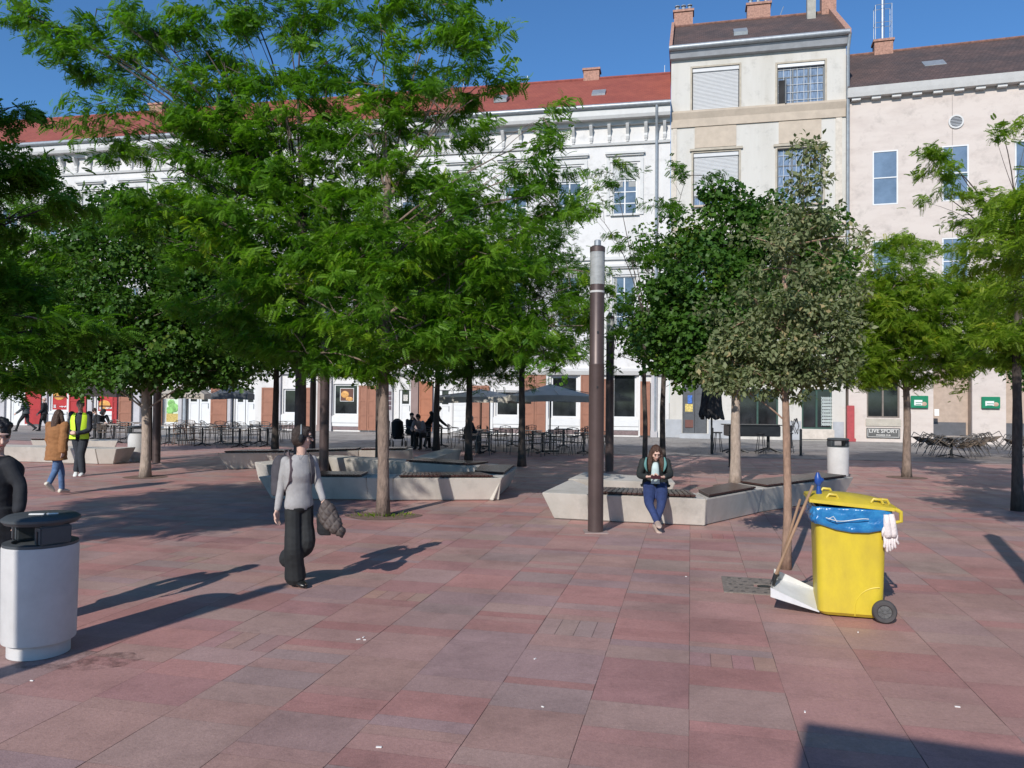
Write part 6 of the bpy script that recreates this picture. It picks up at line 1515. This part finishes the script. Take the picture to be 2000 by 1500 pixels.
root = empty('smartphone', (sx0,sy0,0), 0, 'dark smartphone held in both hands by the seated woman', 'phone'); t = MB(); c = S_(1281,932,.30); t.obox(c,(.075,0,0),(0,.032,.024),(0,-.003,.004)); t.build('case', mat('phone_maroon',(.05,.015,.015),.3), root, bevel=.002)

# ---- person in dark coat at the left edge, behind the bin
d3 = 6.25; x3 = Q(-8,800,d3).x; m3 = d3/F
def L3(px,py,y=0.0):
    q = Q(px,py,d3); return Vector((q.x-x3, y, q.z))
J = walk_pose(1.76, R(40), .1, (0,0), 1.05)
J.update(neck=L3(-6,884,0), chest=L3(-10,938,0), head=L3(2,850,-.03), look=Vector((.72,-.6,-.30)).normalized(), hs=1.05,
    shL=L3(20,908,-.02), elL=L3(44,950,-.03), wrL=L3(52,996,-.10), hdL=Vector((.0,-.05,-1)), pnL=Vector((-.9,.3,.0)), curlL=.3, shR=L3(-50,905,.06), elR=L3(-60,960,.1), wrR=L3(-55,1010,.05), pelvis=L3(-12,1010,0))
figure('person in black coat with dark curly hair, behind the bin at the left edge', (x3,d3,0), J, .008, SKIN, mat('black_coat_cloth',(.012,.013,.017),.85,.3,8), BLKT, BLACKC, mat('black_curly_hair',(.010,.008,.008),.5,.4,40,bump=.6,bscale=60), 'curly', dict(name='coat',g=.012,hem=.22,sl=.93,r=(.062,.056,.050,.044),wr=.006))

# ---- woman in brown coat seen from behind
p = G(108,967); J = walk_pose(1.66, R(165), .23, (.05,-.1), 1.0, .02, .15, .5)
COAT = mat('camel_coat_cloth',(.26,.115,.042),.9,.12,8)
figure('woman from behind in camel brown coat, light jeans and pale shoes', p, J, .009, SKIN, COAT, mat('light_blue_jeans',(.075,.135,.26),.85,.25,10), mat('cream_sneaker',(.55,.50,.42),.6), HAIRM, 'long', dict(name='coat',g=.035,hem=.22,sl=.9,r=(.085,.080,.078,.078),wr=.012), [.095,.080,.062,.055,.052])
# ---- man in yellow vest
p = G(155,930); J = walk_pose(1.83, R(12), .05, (.0,.0), 1.08, .0, .2, .0); z = Vector((0,0,1)); J['look'] = Vector((.45,-.75,-.35)).normalized()
for S,sg in (('L',1),('R',-1)):
    J['wr'+S] = Vector((sg*.07,-.26,1.03)); J['el'+S] = Vector((sg*.225,-.05,1.10)); J['hd'+S] = Vector((-sg*.5,-.5,.1)); J['curl'+S] = .8
vest, JV = figure('man in dark work clothes and open yellow safety vest looking down at his hands', p, J, .009, SKIN, mat('navy_work_jacket',(.022,.026,.040),.85,.2,8), mat('dark_work_trousers',(.022,.026,.034),.85,.2,8), mat('white_sneaker',(.62,.62,.60),.6), HAIRG, 'short', dict(name='jacket',g=.012,hem=.02,wr=.006,r=(.070,.064,.056,.046)), [.105,.092,.080,.078,.074])
YV = mat('yellow_safety_vest',(.55,.78,.03),.6,.06,6)
b = MB(); fv = JV['fwd']; sv_ = JV['side']; pe, ch_, nk = JV['pelvis'], JV['chest'], JV['neck']
for sg in (-1,1):
    rows = [(nk.lerp(ch_,.12),.07,.10,.075),(ch_.lerp(nk,.55),.075,.155,.12),(ch_,.075,.175,.150),(pe.lerp(ch_,.5),.055,.165,.148),(pe.lerp(ch_,.02),.05,.180,.152),(pe-z*.10,.045,.195,.158)]
    vs = []; n = 8
    for (c,x0,x1,dp) in rows:
        for k in range(n+1):
            a = R(20+ (88-20)*k/n) if False else k/n
            xx = x0+(x1+.028-x0)*a; yy = dp*math.sqrt(max(0,1-(xx/(x1+.04))**2)); vs.append(c+sv_*sg*xx+fv*(yy+.022))
    fs = [(i*(n+1)+k,i*(n+1)+k+1,(i+1)*(n+1)+k+1,(i+1)*(n+1)+k) for i in range(len(rows)-1) for k in range(n)]
    vb = [v-fv*.006 for v in vs]; q = len(vs); fs2 = [tuple(reversed([i+q for i in f_])) for f_ in fs]
    edge = list(range(n+1))+[i*(n+1)+n for i in range(1,len(rows))]+[len(vs)-1-k for k in range(1,n+1)]+[i*(n+1) for i in range(len(rows)-2,0,-1)]
    fs3 = [(edge[i],edge[(i+1)%len(edge)],edge[(i+1)%len(edge)]+q,edge[i]+q) for i in range(len(edge))]
    bb = MB(); bb.add(vs+vb, fs+fs2+fs3); bb.build('vest_front', YV, vest, smooth=True)
# ---- two men walking by the red shutters
p = G(50,843); J = walk_pose(1.80, R(-80), .42, (.15,-.15), 1.1, .05, .5, .3)
STR = mat('dark_striped_jumper',(.04,.05,.055),.9,.1,8)
nt2 = STR.node_tree; wv = nt2.nodes.new('ShaderNodeTexWave'); wv.bands_direction = 'Z'; wv.inputs['Scale'].default_value = 3.4; wv.inputs['Distortion'].default_value = .3; tcx = nt2.nodes.new('ShaderNodeTexCoord'); nt2.links.new(tcx.outputs['Object'], wv.inputs['Vector'])
mxx = nt2.nodes.new('ShaderNodeMixRGB'); mxx.inputs[1].default_value = (.015,.016,.02,1); mxx.inputs[2].default_value = (.16,.18,.18,1); rpp = nt2.nodes.new('ShaderNodeMath'); rpp.operation = 'GREATER_THAN'; rpp.inputs[1].default_value = .75; nt2.links.new(wv.outputs['Fac'], rpp.inputs[0]); nt2.links.new(rpp.outputs[0], mxx.inputs[0]); nt2.links.new(mxx.outputs[0], nt2.nodes['Principled BSDF'].inputs['Base Color'])
figure('man striding left in striped jumper and dark red cap before the red shutter', p, J, .014, SKIN, STR, BLKT, BLACKC, mat('dark_red_cap',(.12,.012,.03),.8), 'cap', dict(name='jumper',g=.02,hem=.02,wr=.006,r=(.075,.07,.06,.05)), face=False)
p = G(86,842); J = walk_pose(1.78, R(-70), .2, (.1,-.1), 1.1, .0, .4, .2)
figure('bald man in black clothes walking left beside the burger posters', p, J, .014, SKIN, BLACKC, BLKT, BLACKC, None, 'short', dict(name='coat',g=.02,hem=.08,wr=.006,r=(.075,.07,.06,.05)), face=False)
# ---- people seated on the terraces
DKC = mat('dark_jacket_cloth',(.016,.017,.020),.9,.3,8)
def seat_person(px,py,face_,lb,hair,hst,cloth,tr,arms=None,lean=.06,look=.35,chair_lb=None,H=None):
    p = G(px,py); J = sit_pose(face_,1.72,lean,.46,look_down=look)
    if arms == 'raised':
        J['wrL'] = J['head']+Vector((math.sin(face_),-math.cos(face_),0))*.16-Vector((0,0,.08)); J['elL'] = J['shL']+Vector((.1,-.08,-.16))
    figure(lb, p, J, .012, SKIN, cloth, tr, BLACKC, hair, hst, dict(name='jacket',g=.018,hem=.02,wr=.006,r=(.072,.066,.058,.048)), face=False)
    c = place_copy(ch, p, face_, (chair_lb or 'grey tubular chair under '+lb.split(' ')[0]+' seated person')); c['group'] = 'occupied cafe chairs'
seat_person(188,860,R(60),'hunched dark hooded figure seated at the left terrace table',DKC,'hood',DKC,BLKT,lean=.22,look=.9,chair_lb='grey chair the hooded figure sits on')
seat_person(206,858,R(-60),'second dark figure bent over the same left terrace table',HAIRD,'curly',DKC,BLKT,lean=.2,look=.8,chair_lb='grey chair under the second bent figure')
seat_person(800,872,R(35),'seated person in dark cap raising a hand to the face',DKC,'cap',mat('grey_blue_jacket',(.05,.055,.07),.9),BLKT,arms='raised',look=.2,chair_lb='grey chair under the person with the cap')
seat_person(912,886,R(70),'bald seated man in dark jacket facing right beside the dark trunk',None,'short',mat('charcoal_jacket',(.02,.022,.028),.9),mat('grey_trousers',(.06,.06,.065),.9),lean=.05,look=.4,chair_lb='grey chair the bald man sits on')
seat_person(826,878,R(-20),'seated person in pale top leaning forward beneath the bending one',HAIRD,'bob',mat('pale_pink_top',(.30,.24,.25),.9),BLKT,lean=.2,look=.8,chair_lb='grey chair under the person in the pale top')
p = G(840,880); J = walk_pose(1.70, R(60), .05, (.3,.3), 1.0, .30, .4, .0); J['head'] = J['neck']+Vector((.10,-.06,.09)); J['look'] = Vector((.6,-.3,-.7)).normalized(); 
p = G(834,876); figure('person in dark coat bending forward over the seated ones', p, J, .012, SKIN, DKC, BLKT, BLACKC, HAIRD, 'bob', dict(name='coat',g=.02,hem=.1,wr=.006,r=(.072,.066,.058,.048)), face=False)
